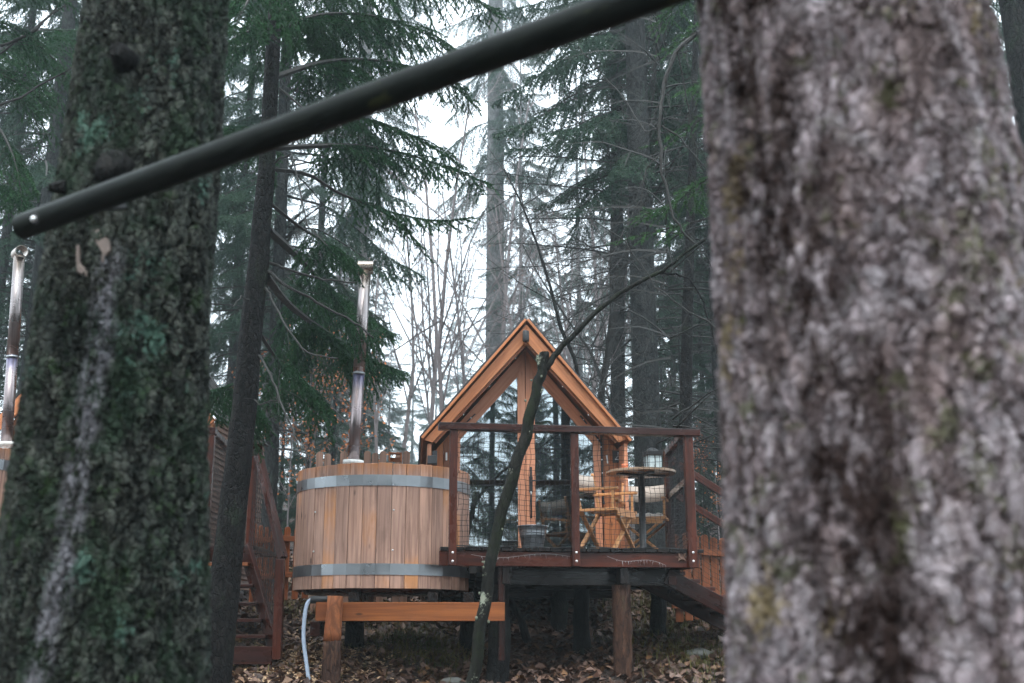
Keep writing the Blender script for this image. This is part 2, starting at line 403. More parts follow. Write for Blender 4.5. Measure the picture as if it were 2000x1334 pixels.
M['bark_dark'] = bark('dark_bark', (.016, .016, .016), (.026, .025, .024), (.006, .006, .006), (.012, .018, .012), .3, 30, .4)
M['bark_snag'] = bark('snag_bark', (.016, .0155, .013), (.028, .027, .023), (.007, .007, .006), (.013, .017, .009), .5, 26, .3, lichen=(.30, .32, .25), bumpd=.006)
M['log'] = bark('peeled_log', (.075, .040, .029), (.12, .062, .040), (.02, .012, .010), (.06, .05, .03), .2, 22, .22, stain=(.05, .03, .025), bumpd=.008)
M['log_peeled'] = bark('bare_log', (.34, .12, .05), (.28, .095, .042), (.16, .06, .03), (.2, .1, .05), .1, 16, .3, bumpd=.004)
M['twig'] = simple('twig_bark', (.022, .021, .019), .8, 0, 20, .3, .3)
M['twig_pale'] = simple('pale_and_hazed_twigs', (.17, .145, .145), .8, 0, 20, .3, .3)  # pale twigs of bare trees; on far spruces the colour carries haze

def needles(name, a, b):
    t = NT(name); v = t.obj(); n = t.noise(v, 2.2, 3, .6); n2 = t.noise(v, 14, 2)
    c = t.mix(t.ramp(n, [(.35, 0), (.65, 1)]), a, b); c = t.mix(1.0, c, t.ramp(n2, [(.3, .7), (.7, 1.3)]), 'MULTIPLY')
    t.setp(col=c, rough=.6, spec=.3)
    tl = t.node('ShaderNodeBsdfTranslucent'); t.l.new(c, tl.inputs[0])
    mx = t.node('ShaderNodeMixShader', {0: .22}); t.l.new(t.b.outputs[0], mx.inputs[1]); t.l.new(tl.outputs[0], mx.inputs[2])
    t.l.new(mx.outputs[0], t.out.inputs['Surface'])
    return t.m
M['needle'] = needles('spruce_needles', (.010, .042, .018), (.025, .085, .026))
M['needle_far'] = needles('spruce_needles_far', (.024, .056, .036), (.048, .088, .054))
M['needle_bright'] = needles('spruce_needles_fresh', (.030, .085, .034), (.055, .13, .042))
M['needle_hazed'] = needles('spruce_needles_hazed', (.060, .095, .075), (.10, .135, .11))  # distance haze put into the needle colour of the far spruces
M['leaf_orange'] = needles('rust_leaves', (.34, .10, .035), (.48, .19, .07))
M['leaf_dull'] = needles('withered_leaves', (.17, .10, .08), (.24, .15, .11))
M['grass'] = needles('grass_blades', (.05, .06, .014), (.16, .125, .035))

def groundm():
    t = NT('forest_floor'); v = t.obj()
    cells = t.node('ShaderNodeTexVoronoi', {'Vector': t.gen(v, (1, 1, .4)), 'Scale': 22.0}); cc = cells.outputs['Color']
    s = t.node('ShaderNodeSeparateColor', {'Color': cc}).outputs
    c = t.ramp(s[0], [(0, (.022, .013, .009)), (.4, (.055, .030, .020)), (.75, (.10, .058, .040)), (1, (.15, .10, .08))])
    soil = t.noise(v, 1.1, 5, .65)
    c = t.mix(t.ramp(soil, [(.46, 0), (.58, .85)]), c, (.014, .010, .008))
    g = t.noise(t.gen(v, (1, 1, 1), (4, 9, 0)), .5, 5, .7)
    c = t.mix(t.ramp(g, [(.66, 0), (.74, .05)]), c, (.026, .024, .010))
    h = t.math('ADD', t.math('MULTIPLY', cells.outputs['Distance'], 1.0), t.noise(v, 40, 5, .7))
    return t.setp(col=c, rough=t.ramp(s[1], [(.2, .45), (.8, .85)]), nor=t.bump(h, .9, .03))
M['ground'] = groundm()
def littm():
    t = NT('leaf_litter'); g = t.node('ShaderNodeNewGeometry')
    r = g.outputs['Random Per Island']
    c = t.ramp(r, [(0, (.025, .012, .008)), (.3, (.065, .03, .019)), (.6, (.11, .058, .038)), (.85, (.17, .105, .08)), (1, (.15, .068, .02))])
    return t.setp(col=c, rough=.55, spec=.5)
M['litter'] = littm()
M['chips'] = simple('wood_chips', (.42, .28, .17), .8, 0, 60, .35, .5)
def rockm(): return simple('stone', (.12, .12, .11), .8, 0, 12, .4, .8)
M['rock'] = rockm()

# ================================================================== GROUND
def build_ground():
    xs = np.concatenate([np.linspace(-85, -12, 30), np.linspace(-11.5, 11.5, 160), np.linspace(12, 85, 30)])
    ys = np.concatenate([np.linspace(-55, -3, 20), np.linspace(-2, 30, 220), np.linspace(31, 128, 50)])
    V = np.array([(x, y, gz(x, y) + (.03 * math.sin(x * 7.1 + y * 3) * math.sin(y * 6.3 - x * 2)) ) for y in ys for x in xs])
    nx = len(xs); i, j = np.meshgrid(np.arange(len(ys) - 1), np.arange(nx - 1), indexing='ij')
    a = (i * nx + j).ravel(); T = np.stack([a, a + 1, a + nx + 1, a + nx], 1)
    o = np_obj('ground', V, T, M['ground'], smooth=True); o['kind'] = 'structure'
build_ground()

def scatter_leaves():
    rng = np.random.default_rng(3); n = 60000
    y = 8.5 + 13 * rng.random(n) ** 1.1; x = (rng.random(n) - .5) * 2 * (.5 * y + .3)
    z = np.array([gz(a, b) for a, b in zip(x, y)]) + rng.uniform(.0, .05, n)
    c = np.stack([x, y, z], 1); L = rng.uniform(.025, .065, n)[:, None]
    th = rng.uniform(0, 2 * np.pi, n); tilt = rng.normal(0, .45, (n, 2))
    a = np.stack([np.cos(th), np.sin(th), tilt[:, 0]], 1); b = np.stack([-np.sin(th), np.cos(th), tilt[:, 1]], 1)
    up = np.array([0, 0, 1.0])
    p = [c - a * L, c + b * L * .62 + up * L * rng.uniform(-.2, .5, (n, 1)), c + a * L, c - b * L * .62 + up * L * rng.uniform(-.2, .5, (n, 1))]
    V = np.stack(p, 1).reshape(-1, 3); k = np.arange(n)[:, None] * 4
    T = np.concatenate([k + np.array([[0, 1, 2]]), k + np.array([[0, 2, 3]])])
    tag(np_obj('fallen_leaves', V, T, M['litter']), 'brown beech leaves littering the slope under the deck', 'leaves', kind='stuff')
scatter_leaves()

def scatter_grass():
    rng = np.random.default_rng(5); cl = []
    for px, Y, n, s in [(800, 13.2, 900, .35), (840, 12.6, 700, .3), (1300, 13.6, 600, .35), (1345, 12.6, 450, .25), (1360, 15.5, 700, .5), (1255, 15.0, 500, .4),
                        (600, 14.5, 600, .5), (585, 17.0, 500, .6), (1385, 12.0, 200, .3), (760, 14.8, 500, .5), (480, 12.2, 300, .4)]:
        p = at(px, 1200, Y); xy = rng.normal(0, s, (n, 2)) + (p.x, Y); cl.append(xy)
    xy = np.concatenate(cl); n = len(xy); z = np.array([gz(a, b) for a, b in xy]) - .01
    c = np.column_stack([xy, z]); h = rng.uniform(.06, .17, n)[:, None]; th = rng.uniform(0, 6.28, n)
    d = np.stack([np.cos(th), np.sin(th), 0 * th], 1); s = np.stack([-np.sin(th), np.cos(th), 0 * th], 1) * .004
    mid = c + d * h * .3 + np.array([0, 0, .75]) * h
    V = np.stack([c - s, c + s, mid - s * .7, mid + s * .7, c + d * h * .9 + np.array([0, 0, .85]) * h], 1).reshape(-1, 3)
    k = np.arange(n)[:, None] * 5; T = np.concatenate([k + np.array([[0, 1, 3]]), k + np.array([[0, 3, 2]]), k + np.array([[2, 3, 4]])])
    tag(np_obj('grass', V, T, M['grass']), 'thin yellow green grass in patches on the leafy slope', 'grass', kind='stuff')
scatter_grass()
def scatter_chips():
    rng = np.random.default_rng(8); n = 5000
    p = at(590, 1290, 12.0); xy = rng.normal(0, 1, (n, 2)) * (.42, .55) + (p.x, 12.1)
    z = np.array([gz(a, b) for a, b in xy]) + rng.uniform(.005, .045, n); c = np.column_stack([xy, z]); th = rng.uniform(0, 6.28, n)
    a = np.stack([np.cos(th), np.sin(th), rng.normal(0, .3, n)], 1) * .02; b = np.stack([-np.sin(th), np.cos(th), rng.normal(0, .4, n)], 1) * .009
    V = np.stack([c - a - b, c + a - b, c + a + b, c - a + b], 1).reshape(-1, 3); T = np.arange(n * 4).reshape(-1, 4)
    tag(np_obj('wood_chips', V, T, M['chips']), 'pale wood chips strewn on the path beside the tub', 'wood chips', kind='stuff')
scatter_chips()

# ================================================================== MAIN DECK
DK = Frame(at(860, 1068, 11.5), 9.0)
W_END = DK.hit(1365, 1078)[0]
deck = thing('wooden_deck', 'dark red timber deck with railing on log stilts in front of the gabled cabin', 'deck', tuple(DK.W(1.3, .8, -1.3)), DK.yaw)
def hitw(px, py, v=0): return DK.hit(px, py, v)
TUBC = at(749, 1000, 12.37); TUBR = .925
def build_deck():
    # boards run away from the camera; those beside the tub are cut round it
    m = MB(); u = 0.0; k = 0
    while u < W_END + .02:
        bw = .118; v0 = .0
        p = DK.W(u + bw / 2, 0, 0); dx = p.x - TUBC.x
        if abs(dx) < TUBR + .10:
            # keep only the strip in front of the tub
            m.box(DK, u, u + bw, -.02, .10, -.035, 0, 'v')
            back = TUBC.y + math.sqrt(max(0, (TUBR + .10) ** 2 - dx * dx)) - p.y
            if back < 1.9: m.box(DK, u, u + bw, back + .1, 2.0, -.035, 0, 'v')
        else: m.box(DK, u, u + bw, -.02 - random.uniform(0, .012), 2.0, -.035, random.uniform(0, .004), 'v')
        u += bw + .006
    m.build('floor', M['deckdark'], deck, .003)
    u0, w0 = hitw(860, 1075); u1, w1 = hitw(1366, 1111)
    fa = MB().box(DK, -.01, u1, 0.0, .05, hitw(1000, 1106)[1], -.038)
    fa.build('fascia', M['stain'], deck, .004)
    # side fascia, joists and bearers
    wb = hitw(1000, 1106)[1]
    m = MB().box(DK, W_END - .05, W_END - .005, .052, 2.0, wb, -.038, 'v'); m.build('side_fascia', M['stain2'], deck, .004)
    for i, uu in enumerate([.62, 1.1, 1.55, 2.0, 2.4]):
        MB().box(DK, uu, uu + .05, .052, 2.0, wb + .01, -.038, 'v').build('joist', M['deckdark'], deck)
    for vv in (.35, 1.5):
        MB().box(DK, .55, W_END - .1, vv, vv + .12, wb - .17, wb + .008).build('bearer', M['deckdark'], deck, .004)
    # bearer ends showing below the fascia
    for px in (991, 1221):
        a, b = hitw(px - 9, 1105, .06), hitw(px + 9, 1140, .06)
        MB().box(DK, a[0], b[0], .07, .30, b[1], wb - .002, 'w').build('bearer_end', M['deckdark'], deck, .003)
    # long cross beams under the cabin
    for vv in (2.5, 3.6, 4.6):
        MB().box(DK, .15, W_END - .15, vv, vv + .14, wb - .24, wb - .02).build('bearer', M['deckdark'], deck, .004)
    # upright at the tub end, reddish
    a, b = hitw(974, 1105, .1), hitw(986, 1290, .1)
    MB().box(DK, a[0], b[0], .10, .16, b[1], wb - .002, 'w').build('upright', M['stain2'], deck, .003)
    # log stilts
    for (px, v, r, mm) in [(1216, .22, .098, 'log'), (1136, 1.5, .09, 'bark_dark'), (974, .35, .11, 'bark_dark'), (1092, 2.55, .10, 'bark_dark'), (1286, 1.55, .09, 'bark_dark'), (915, 1.55, .09, 'bark_mid'), (1180, 3.65, .1, 'bark_dark')]:
        uu = DK.hit(px, 1200, v)[0]; p = DK.W(uu, v, 0)
        pts = [Vector((p.x + random.uniform(-.012, .012), p.y, z)) for z in np.linspace(gz(p.x, p.y) - .25, DK.o.z + wb - .17, 9)]
        MB().tube(pts, [r * (1.12 - .14 * i / 8) * random.uniform(.96, 1.04) for i in range(9)], 20, jit=.025).build('log_post', M[mm], deck)
    # railing posts (screwed to the outside of the fascia)
    for pxt, pxb, w, z0y, z1y in ((886.5, 883, 15, 840, 1104), (1121, 1125, 15, 847, 1106), (1343, 1353, 18, 852, 1109)):
        a = DK.P(pxt, z0y, -.035); b = DK.P(pxb, z1y, -.035); uu = (DK.hit(pxt, z0y, -.035)[0] + DK.hit(pxb, z1y, -.035)[0]) / 2
        ww = w / F * 11.6
        ho = MB().box(DK, uu - ww / 2, uu + ww / 2, -.07, -.003, DK.hit(pxb, z1y, -.035)[1], DK.hit(pxt, z0y, -.035)[1], 'w').build('rail_post', M['stain'], deck, .004)
        s = MB()
        for yy in (1079, 1096): 
            wy = DK.hit(pxb, yy, -.07)[1]; s.ball(DK.W(uu, -.073, wy), .013, 5, (1, .5, 1))
        s.split('bolt', M['screw'], ho)
    # top rail
    ua = DK.hit(857, 832, -.06)[0]; ub = DK.hit(1366, 845, -.06)[0]
    wt = DK.hit(1100, 839, -.05)[1]
    MB().box(DK, ua, ub, -.10, .02, wt - .036, wt + .036).build('top_rail', M['stain2'], deck, .005)
    # right side rail, running back to the rear post
    vb = 1.45; up_, wp_ = DK.hit(1304, 895, vb)
    MB().box(DK, up_ - .045, up_ + .045, vb - .045, vb + .045, -.04, wt + .05, 'w').build('rail_post', M['stain2'], deck, .004)
    MB().beam(DK.W(W_END - .10, .022, wt), DK.W(up_, vb - .04, wt + .02), .09, .07).build('top_rail', M['stain'], deck, .004)
    MB().beam(DK.W(W_END - .10, .0, wt - .5), DK.W(up_, vb - .046, wt - .5), .05, .07).build('mid_rail', M['stain2'], deck, .004)
    # netting stretched between the posts: knotted square cord mesh
    def net(fr, ua, ub, wa, wb_, vfun, name='netting', cell=.053, parent=deck, sag=.012, r=.0022):
        m = MB(); nu = int((ub - ua) / cell); nw = int((wb_ - wa) / cell)
        G = {}
        for i in range(nu + 1):
            for j in range(nw + 1):
                u = ua + (ub - ua) * i / nu; w = wa + (wb_ - wa) * j / nw
                du = .008 * math.sin(j * .9 + i * .33) + random.uniform(-.004, .004); dw = .009 * math.sin(i * .55 + j * .21) + random.uniform(-.004, .004)
                if i in (0, nu): du *= 1.4
                G[i, j] = fr.W(u + du, vfun(u) + sag * math.sin(i * .3) * math.sin(j * .4), w + dw)
        for i in range(nu + 1): m.tube([G[i, j] for j in range(nw + 1)], r, 4, False, False)
        for j in range(nw + 1): m.tube([G[i, j] for i in range(nu + 1)], r, 4, False, False)
        for p in G.values(): m.ball(p, r * 1.9, 2)
        return m.build(name, M['net'], parent)
    net(DK, DK.hit(894, 900)[0], DK.hit(1114, 900)[0], -.01, wt - .04, lambda u: -.012)
    net(DK, DK.hit(1129, 900)[0], DK.hit(1335, 900)[0], -.01, wt - .04, lambda u: -.012)
    # lengthwise side netting between front corner post and rear post
    SF = Frame(DK.W(W_END - .11, .03, 0), math.degrees(DK.yaw) + math.degrees(math.atan2(vb - .06, up_ - W_END + .11)))
    net(SF, 0, math.hypot(vb - .06, up_ - W_END + .11), .0, wt - .04, lambda u: 0.0)
    # cord edge along the floor
    m = MB()
    for k in range(2):
        pts = [DK.W(u, -.03 - .01 * k, .006 + .008 * math.sin(u * 9 + k)) for u in np.linspace(.12, W_END - .1, 60)]
        m.tube(pts, .004, 5)
    m.build('net_cord', M['net'], deck)
    return wt, wb, up_, vb, net
RAILW, FASB, RU, RV, netfn = build_deck()

# leaf stuck on fascia near right post
def maple_leaf():
    c = DK.P(1331, 1088, -.004); pts = []
    for i in range(16):
        a = math.pi * 2 * i / 16; r = (.062 if i % 2 == 0 else .030) * (1 + .25 * math.cos(a * 2))
        pts.append(c + DK.u * (r * math.cos(a)) + Vector((0, 0, r * math.sin(a))) + DK.v * (-.004 - .012 * (i % 3)))
    tag(MB().prism(pts, -DK.v * .0015, DK.u).build('maple_leaf', M['leaf_dull']), 'single withered maple leaf stuck to the deck fascia by the corner post', 'leaf')
maple_leaf()
def cobweb():
    m = MB(); random.seed(21)
    for a, b in (((920, 1083), (1118, 1088)), ((1185, 1086), (1300, 1104))):
        P = [DK.P(a[0] + (b[0] - a[0]) * t, a[1] + (b[1] - a[1]) * t + 5 * math.sin(math.pi * t * 2), -.006) for t in np.linspace(0, 1, 20)]
        m.tube(P, .0016, 3)
        for p in P[2:]:
            for _ in range(2):
                if random.random() < .65: 
                    L = random.uniform(.01, .06); m.tube([p, p + Vector((random.uniform(-.015, .015), -.002, -L))], [.0016, .0008], 3)
    tag(m.build('cobweb', M['lid']), 'torn pale cobweb trailing along the front of the deck fascia', 'cobweb')
cobweb()

# ------------------------------------------------------------------ stairs at the right of the deck
def right_stairs():
    t = thing('wooden_stairs', 'dark red staircase with netted handrail going down to the right of the deck', 'stairs', tuple(DK.W(W_END + .5, .9, -1.0)), DK.yaw)
    def stringer(v, n):
        a0, a1 = DK.P(1300, 1108, v), DK.P(1480, 1203, v)
        MB().beam(a0 + Vector((0, 0, -.09)), a1 + Vector((0, 0, -.09)), .05, .17).build('stringer', M['stain2'], t, .004)
        return a0, a1
    a0, a1 = stringer(.35, 0); b0 = a0 + DK.v * .95; b1 = a1 + DK.v * .95
    MB().beam(b0 + Vector((0, 0, -.09)), b1 + Vector((0, 0, -.09)), .05, .17).build('stringer', M['stain2'], t, .004)
    for k in range(6):
        q = a0 + (a1 - a0) * ((k + .6) / 6.2)
        MB().box(Frame(q, 9.0), -.13, .13, .03, .92, -.03, .01, 'v').build('tread', M['stain'], t, .003)
    # handrails along the far edge
    r0, r1 = DK.P(1300, 893, RV), DK.P(1500, 1020, RV)
    MB().beam(r0, r1, .05, .085).build('handrail', M['stain'], t, .004)
    r2, r3 = DK.P(1302, 955, RV + .005), DK.P(1500, 1081, RV + .005)
    MB().beam(r2, r3, .045, .075).build('mid_rail', M['stain'], t, .004)
    # netting between far handrail and stringer: diagonal field
    m = MB(); nn = 22
    lo0 = DK.P(1302, 1090, RV - .03); lo1 = DK.P(1500, 1212, RV - .03)
    top0 = r0 - DK.v * .03; top1 = r1 - DK.v * .03
    G = [[(top0 + (lo0 - top0) * (j / 20)) + ((top1 + (lo1 - top1) * (j / 20)) - (top0 + (lo0 - top0) * (j / 20))) * (i / nn) + Vector((0, 0, .006 * math.sin(i * 1.3 + j))) for j in range(21)] for i in range(nn + 1)]
    for i in range(nn + 1): m.tube(G[i], .0022, 4, False, False)
    for j in range(21): m.tube([G[i][j] for i in range(nn + 1)], .0022, 4, False, False)
    m.build('netting', M['net'], t)
    # end post hidden by the big trunk
    e = DK.P(1495, 1100, RV + .05); MB().beam(Vector((e.x, e.y, gz(e.x, e.y) - .1)), r1 + DK.v * .05, .09, .09).build('rail_post', M['stain2'], t, .004)
    # bracket under the landing
    c = DK.P(1312, 1133, .33); MB().box(Frame(c, 9.0), -.045, .045, -.03, .03, -.05, .04, 'w').build('bracket', M['stain'], t, .003)
right_stairs()

# ================================================================== CABIN
CB = Frame(at(835, 1068, 13.35), 5.0)
cabin = thing('timber_cabin', 'small gabled larch cabin with glass doors behind the railed deck', 'cabin', tuple(CB.W(1.2, 1.6, -.1)), CB.yaw)
FV = .42      # facade plane behind the bargeboards
def cabin_build():
    DZ = DK.o.z - CB.o.z        # deck level in cabin coordinates
    apex = CB.hit(1028, 627); el = CB.hit(826, 858); er = CB.hit(1229, 854)
    er = (er[0], el[1]) if abs(er[1] - el[1]) < .12 else er
    D = 3.4
    P = lambda x, y, v=0: CB.P(x, y, v)
    # roof: two slabs
    for k, e in ((0, el), (1, er)):
        r = MB(); a = CB.W(apex[0], -.05, apex[1]); b = CB.W(e[0], -.05, e[1])
        nrm = Vector((b - a)).cross(CB.v).normalized(); nrm = nrm if nrm.z > 0 else -nrm
        r.prism([a, b, b + nrm * .03, a + nrm * .03 if k == 0 else a + nrm * .03], CB.v * (D + .1), CB.v)
        ro = r.build('roof', M['larch'], cabin, .003)
        s = MB(); s.prism([a + nrm * .032 + CB.v * .04, b + nrm * .032 + CB.v * .04 - Vector((0, 0, .012)), b + nrm * .055 + CB.v * .04, a + nrm * .055 + CB.v * .04], CB.v * (D + .02), CB.v)
        s.build('roof_felt', M['blackmatte'], ro)
    dirL = (P(829, 858) - P(1028, 632)); dirR = (P(1227, 856) - P(1028, 632))
    ob = MB().prism([P(1028, 633), P(829, 859), P(845, 864), P(1027.5, 667)], CB.v * .035, dirL).build('bargeboard', M['larch'], cabin, .003)
    ob2 = MB().prism([P(1028, 633), P(1028, 667), P(1208, 864), P(1227, 857)], CB.v * .035, dirR).build('bargeboard', M['larch'], cabin, .003)
    # soffit boards of the deep overhang, running back to the facade
    for (x0, y0, x1, y1, dd) in ((1027.5, 664, 845, 861, dirL), (1028, 664, 1208, 861, dirR)):
        a, b = P(x0, y0, .037), P(x1, y1, .037); n2 = dd.cross(CB.v).normalized(); n2 = n2 if n2.z > 0 else -n2
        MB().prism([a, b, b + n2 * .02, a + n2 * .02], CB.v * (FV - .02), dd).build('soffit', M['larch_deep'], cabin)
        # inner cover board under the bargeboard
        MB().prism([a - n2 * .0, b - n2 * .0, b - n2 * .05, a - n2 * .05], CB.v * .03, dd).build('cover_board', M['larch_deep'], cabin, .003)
    sc = MB()
    for t in (.12, .42, .72):
        for (x0, y0, x1, y1) in ((1027.5, 672, 858, 856), (1028, 672, 1196, 856)):
            sc.ball(P(x0 + (x1 - x0) * t, y0 + (y1 - y0) * t + 6, .03), .008, 4)
    sc.ball(P(1027, 671, .03), .011, 4); sc.split('screw', M['screw'], cabin)
    MB().prism([P(1014, 670, .02), P(1042, 670, .02), P(1042, 674, .02), P(1014, 674, .02)], CB.v * .02, CB.u).build('tie_board', M['larch'], cabin)
    # lamp at the gable tip
    c = P(1027, 657, -.075)
    lm = MB().lathe(c + Vector((0, 0, -.065)), [(.0, .002), (.038, .0), (.04, .01), (.04, .125), (.034, .135), (0, .135)], 24).build('gable_lamp', M['black'], cabin)
    MB().box(Frame(c, 5), -.02, .02, .036, .074, -.02, .03).build('lamp_bracket', M['black'], lm)
    # facade panels
    V = FV; T = CB.v * .05; up = Vector((0, 0, 1))
    base = lambda x, y: CB.W(CB.hit(x, y, V)[0], V, DZ - .02)
    q = lambda x, y, v=V: CB.P(x, y, v)
    # left wall beside the doors: vertical boards
    xs = [840, 853, 866, 879, 886]
    for i in range(4):
        x0, x1 = xs[i], xs[i + 1]; yt = lambda x: 684 + (1026 - x) * 1.13 - 4
        m = MB(); m.prism([q(x0 + .6, yt(x0)), base(x0 + .6, 900), base(x1, 900), q(x1, yt(x1))], CB.v * (.03 + .006 * (i % 2)), up); m.build('wall_board', M['larch' if i % 2 else 'larch_deep'], cabin, .003)
    xs = [1176, 1190, 1204, 1219]
    for i in range(3):
        x0, x1 = xs[i], xs[i + 1]; yt = lambda x: 684 + (x - 1026) * 1.10 - 4
        m = MB(); m.prism([q(x0 + .6, yt(x0)), base(x0 + .6, 900), base(x1, 900), q(x1, yt(x1))], CB.v * (.03 + .006 * (i % 2)), up); m.build('wall_board', M['larch'], cabin, .003)
    # corner boards
    for x0, x1 in ((834, 842), (1217, 1224)):
        a = CB.hit(x0, 900, .12)[0]; b = CB.hit(x1, 900, .12)[0]
        MB().box(CB, a, b, .05, FV + .05, DZ - .02, CB.hit(x0, 868, .12)[1], 'w').build('corner_board', M['larch_pale'], cabin, .003)
    # side + back walls, floor, interior lining
    uL = CB.hit(840, 900, V)[0]; uR = CB.hit(1219, 900, V)[0]; wE = el[1] + .03
    wall = MB()
    for i in range(10):
        w0 = DZ - .15 + (wE - DZ + .15) * i / 10; w1 = DZ - .15 + (wE - DZ + .15) * (i + 1) / 10 - .006
        wall.box(CB, uL - .03, uL - .005, V + .06, D, w0, w1, 'v'); wall.box(CB, uR + .005, uR + .03, V + .06, D, w0, w1, 'v')
    wall.build('side_wall', M['larch'], cabin, .003)
    um = (uL + uR) / 2
    MB().prism([CB.W(uL, D, DZ - .1), CB.W(uR, D, DZ - .1), CB.W(uR, D, wE), CB.W(apex[0], D, apex[1] - .06), CB.W(uL, D, wE)], -CB.v * .04, up).build('back_wall', M['olive'], cabin)
    MB().box(CB, uL, uR, V + .01, D - .05, DZ - .15, DZ + .02).build('floor', M['inner'], cabin)
    # hinges: black strap brackets at the knees and along the right jamb
    hg = MB()
    hg.beam(q(912, 824, V - .052), q(928, 809, V - .052), .012, .05, CB.v); hg.beam(q(1133, 812, V - .052), q(1146, 828, V - .052), .012, .05, CB.v)
    hg.split('strap_hinge', M['black'], cabin)
    hj = MB().beam(q(1150, 833, V - .045), q(1174, 866, V - .045), .014, .045, CB.v); hj.beam(q(1174, 864, V - .045), base(1177, 950) + CB.v * -.045 + up * .7, .014, .045, CB.v)
    ho = hj.build('jamb_strip', M['black'], cabin)
    s = MB()
    for x, y in ((920, 816), (1139.5, 820), (1168, 859), (1174, 873), (1175.5, 898), (1177, 924)): s.ball(q(x, y, V - .072), .011, 4)
    s.split('screw', M['screw'], ho)
    # door stops (pale vertical slivers)
    MB().beam(q(872, 884, V - .012), q(872, 899, V - .012), .02, .02).build('door_hook', M['ceramic'], cabin)
    MB().beam(q(1185, 889, V - .012), q(1187, 905, V - .012), .018, .018).build('door_hook', M['ceramic'], cabin)
    # left door leaf and right door leaf : frame polygons around the glass
    def leaf(outer, inner, dirs, label):
        fr = MB(); n = len(outer)
        for i in range(n):
            j = (i + 1) % n
            fr.prism([outer[i], inner[i], inner[j], outer[j]], CB.v * .05, outer[j] - outer[i])
        d = fr.build('door', M['larch_pale'], cabin, .0025); d['label'] = label
        g = MB(); g.prism([p + CB.v * .02 for p in inner], CB.v * .006, up); g.build('pane', M['glass'], d)
        return d
    Vd = V - .04; qd = lambda x, y: CB.P(x, y, Vd); bd = lambda x, h: CB.W(CB.hit(x, 950, Vd)[0], Vd, DZ + h)
    dl = leaf([qd(1025.6, 683), qd(888, 836), bd(886, .0), bd(1027.5, .0)], [qd(1010.5, 736), qd(899, 858), bd(897.5, .07), bd(1012.5, .07)], None, 'left glazed door leaf')
    dr = leaf([qd(1026.6, 683), bd(1028.5, .0), bd(1176, .0), qd(1172, 850)], [qd(1043.5, 734), bd(1046.5, .07), bd(1163, .07), qd(1158, 866)], None, 'right glazed door leaf with handle')
    # handle plate, long pull and key
    h0 = CB.P(1037, 912, Vd - .03); h1 = CB.P(1037.5, 1012, Vd - .03)
    MB().beam(h0, h0 + Vector((0, 0, -.20)), .025, .02).tube([h0 + Vector((0, 0, -.2)), h1], .011, 8).build('pull_bar', M['black'], dr)
    c = CB.P(1037, 945, Vd - .04)
    hh = MB().box(Frame(c, 5), -.02, .02, -.012, .038, -.10, .09).tube([c + Vector((0, -.02, .03)), c + Vector((0, -.06, .03)), c + Vector((.10, -.06, .035))], .009, 8).build('handle', M['black'], dr)
    k = CB.P(1037, 963, Vd - .06); MB().box(Frame(k, 5), -.008, .008, -.012, .0, -.02, .02).build('key', M['screw'], hh)
    # name plate is its own thing
    s = Frame(CB.P(1208, 892, V - .012), 5.0)
    sg = thing('name_sign', 'small square black name sign with white bird drawing on the cabin wall', 'sign', tuple(s.W(0, 0, -.07)), s.yaw)
    hw = 12.0 / F * 13.8
    MB().box(s, -hw, hw, -.004, .008, -hw, hw).build('plate', M['blackmatte'], sg, .002)
    b = MB(); b.ball(s.W(-.005, -.006, .045), .0075, 4, (1, .3, 1.2))
    b.prism([s.W(-.03, -.0065, -.012), s.W(-.01, -.0065, -.004), s.W(.022, -.0065, .0), s.W(.030, -.0065, .010), s.W(.01, -.0065, .018), s.W(-.005, -.0065, .030), s.W(-.016, -.0065, .018), s.W(-.003, -.0065, .006), s.W(-.012, -.0065, -.001), s.W(-.034, -.0065, -.007)], s.v * .002, s.u)
    b.build('bird_drawing', M['paint'], sg)
    cu = bpy.data.curves.new('lettering', 'FONT'); cu.body = 'Hanka'; cu.size = .034; cu.align_x = 'CENTER'; cu.extrude = .001; cu.offset = .0008
    tmp = bpy.data.objects.new('tmp', cu); COL.objects.link(tmp); dg = bpy.context.evaluated_depsgraph_get()
    me = bpy.data.meshes.new_from_object(tmp.evaluated_get(dg)); bpy.data.objects.remove(tmp)
    me.materials.clear(); me.materials.append(M['paint'])
    o = bpy.data.objects.new('lettering', me); COL.objects.link(o); o.parent = sg
    o.location = rootm(sg).inverted() @ s.W(-.002, -.0075, -.046); o.rotation_euler = (math.pi / 2, 0, 0)
    # black boxes on the left wall outside (lamp + socket)
    x0 = CB.P(844, 894, -.02); wl_ = MB().box(Frame(x0, 5), -.055, .055, -.05, .05, -.075, .02).build('wall_box', M['blackmatte'], cabin, .004)
    x1 = CB.P(849, 892, .1); MB().box(Frame(x1, 5), -.03, .03, -.02, .02, -.10, .07).build('wall_lamp', M['blackmatte'], cabin, .004)
    return DZ, uL, uR, apex, el
DZ, UL, UR, APEX, EL = cabin_build()

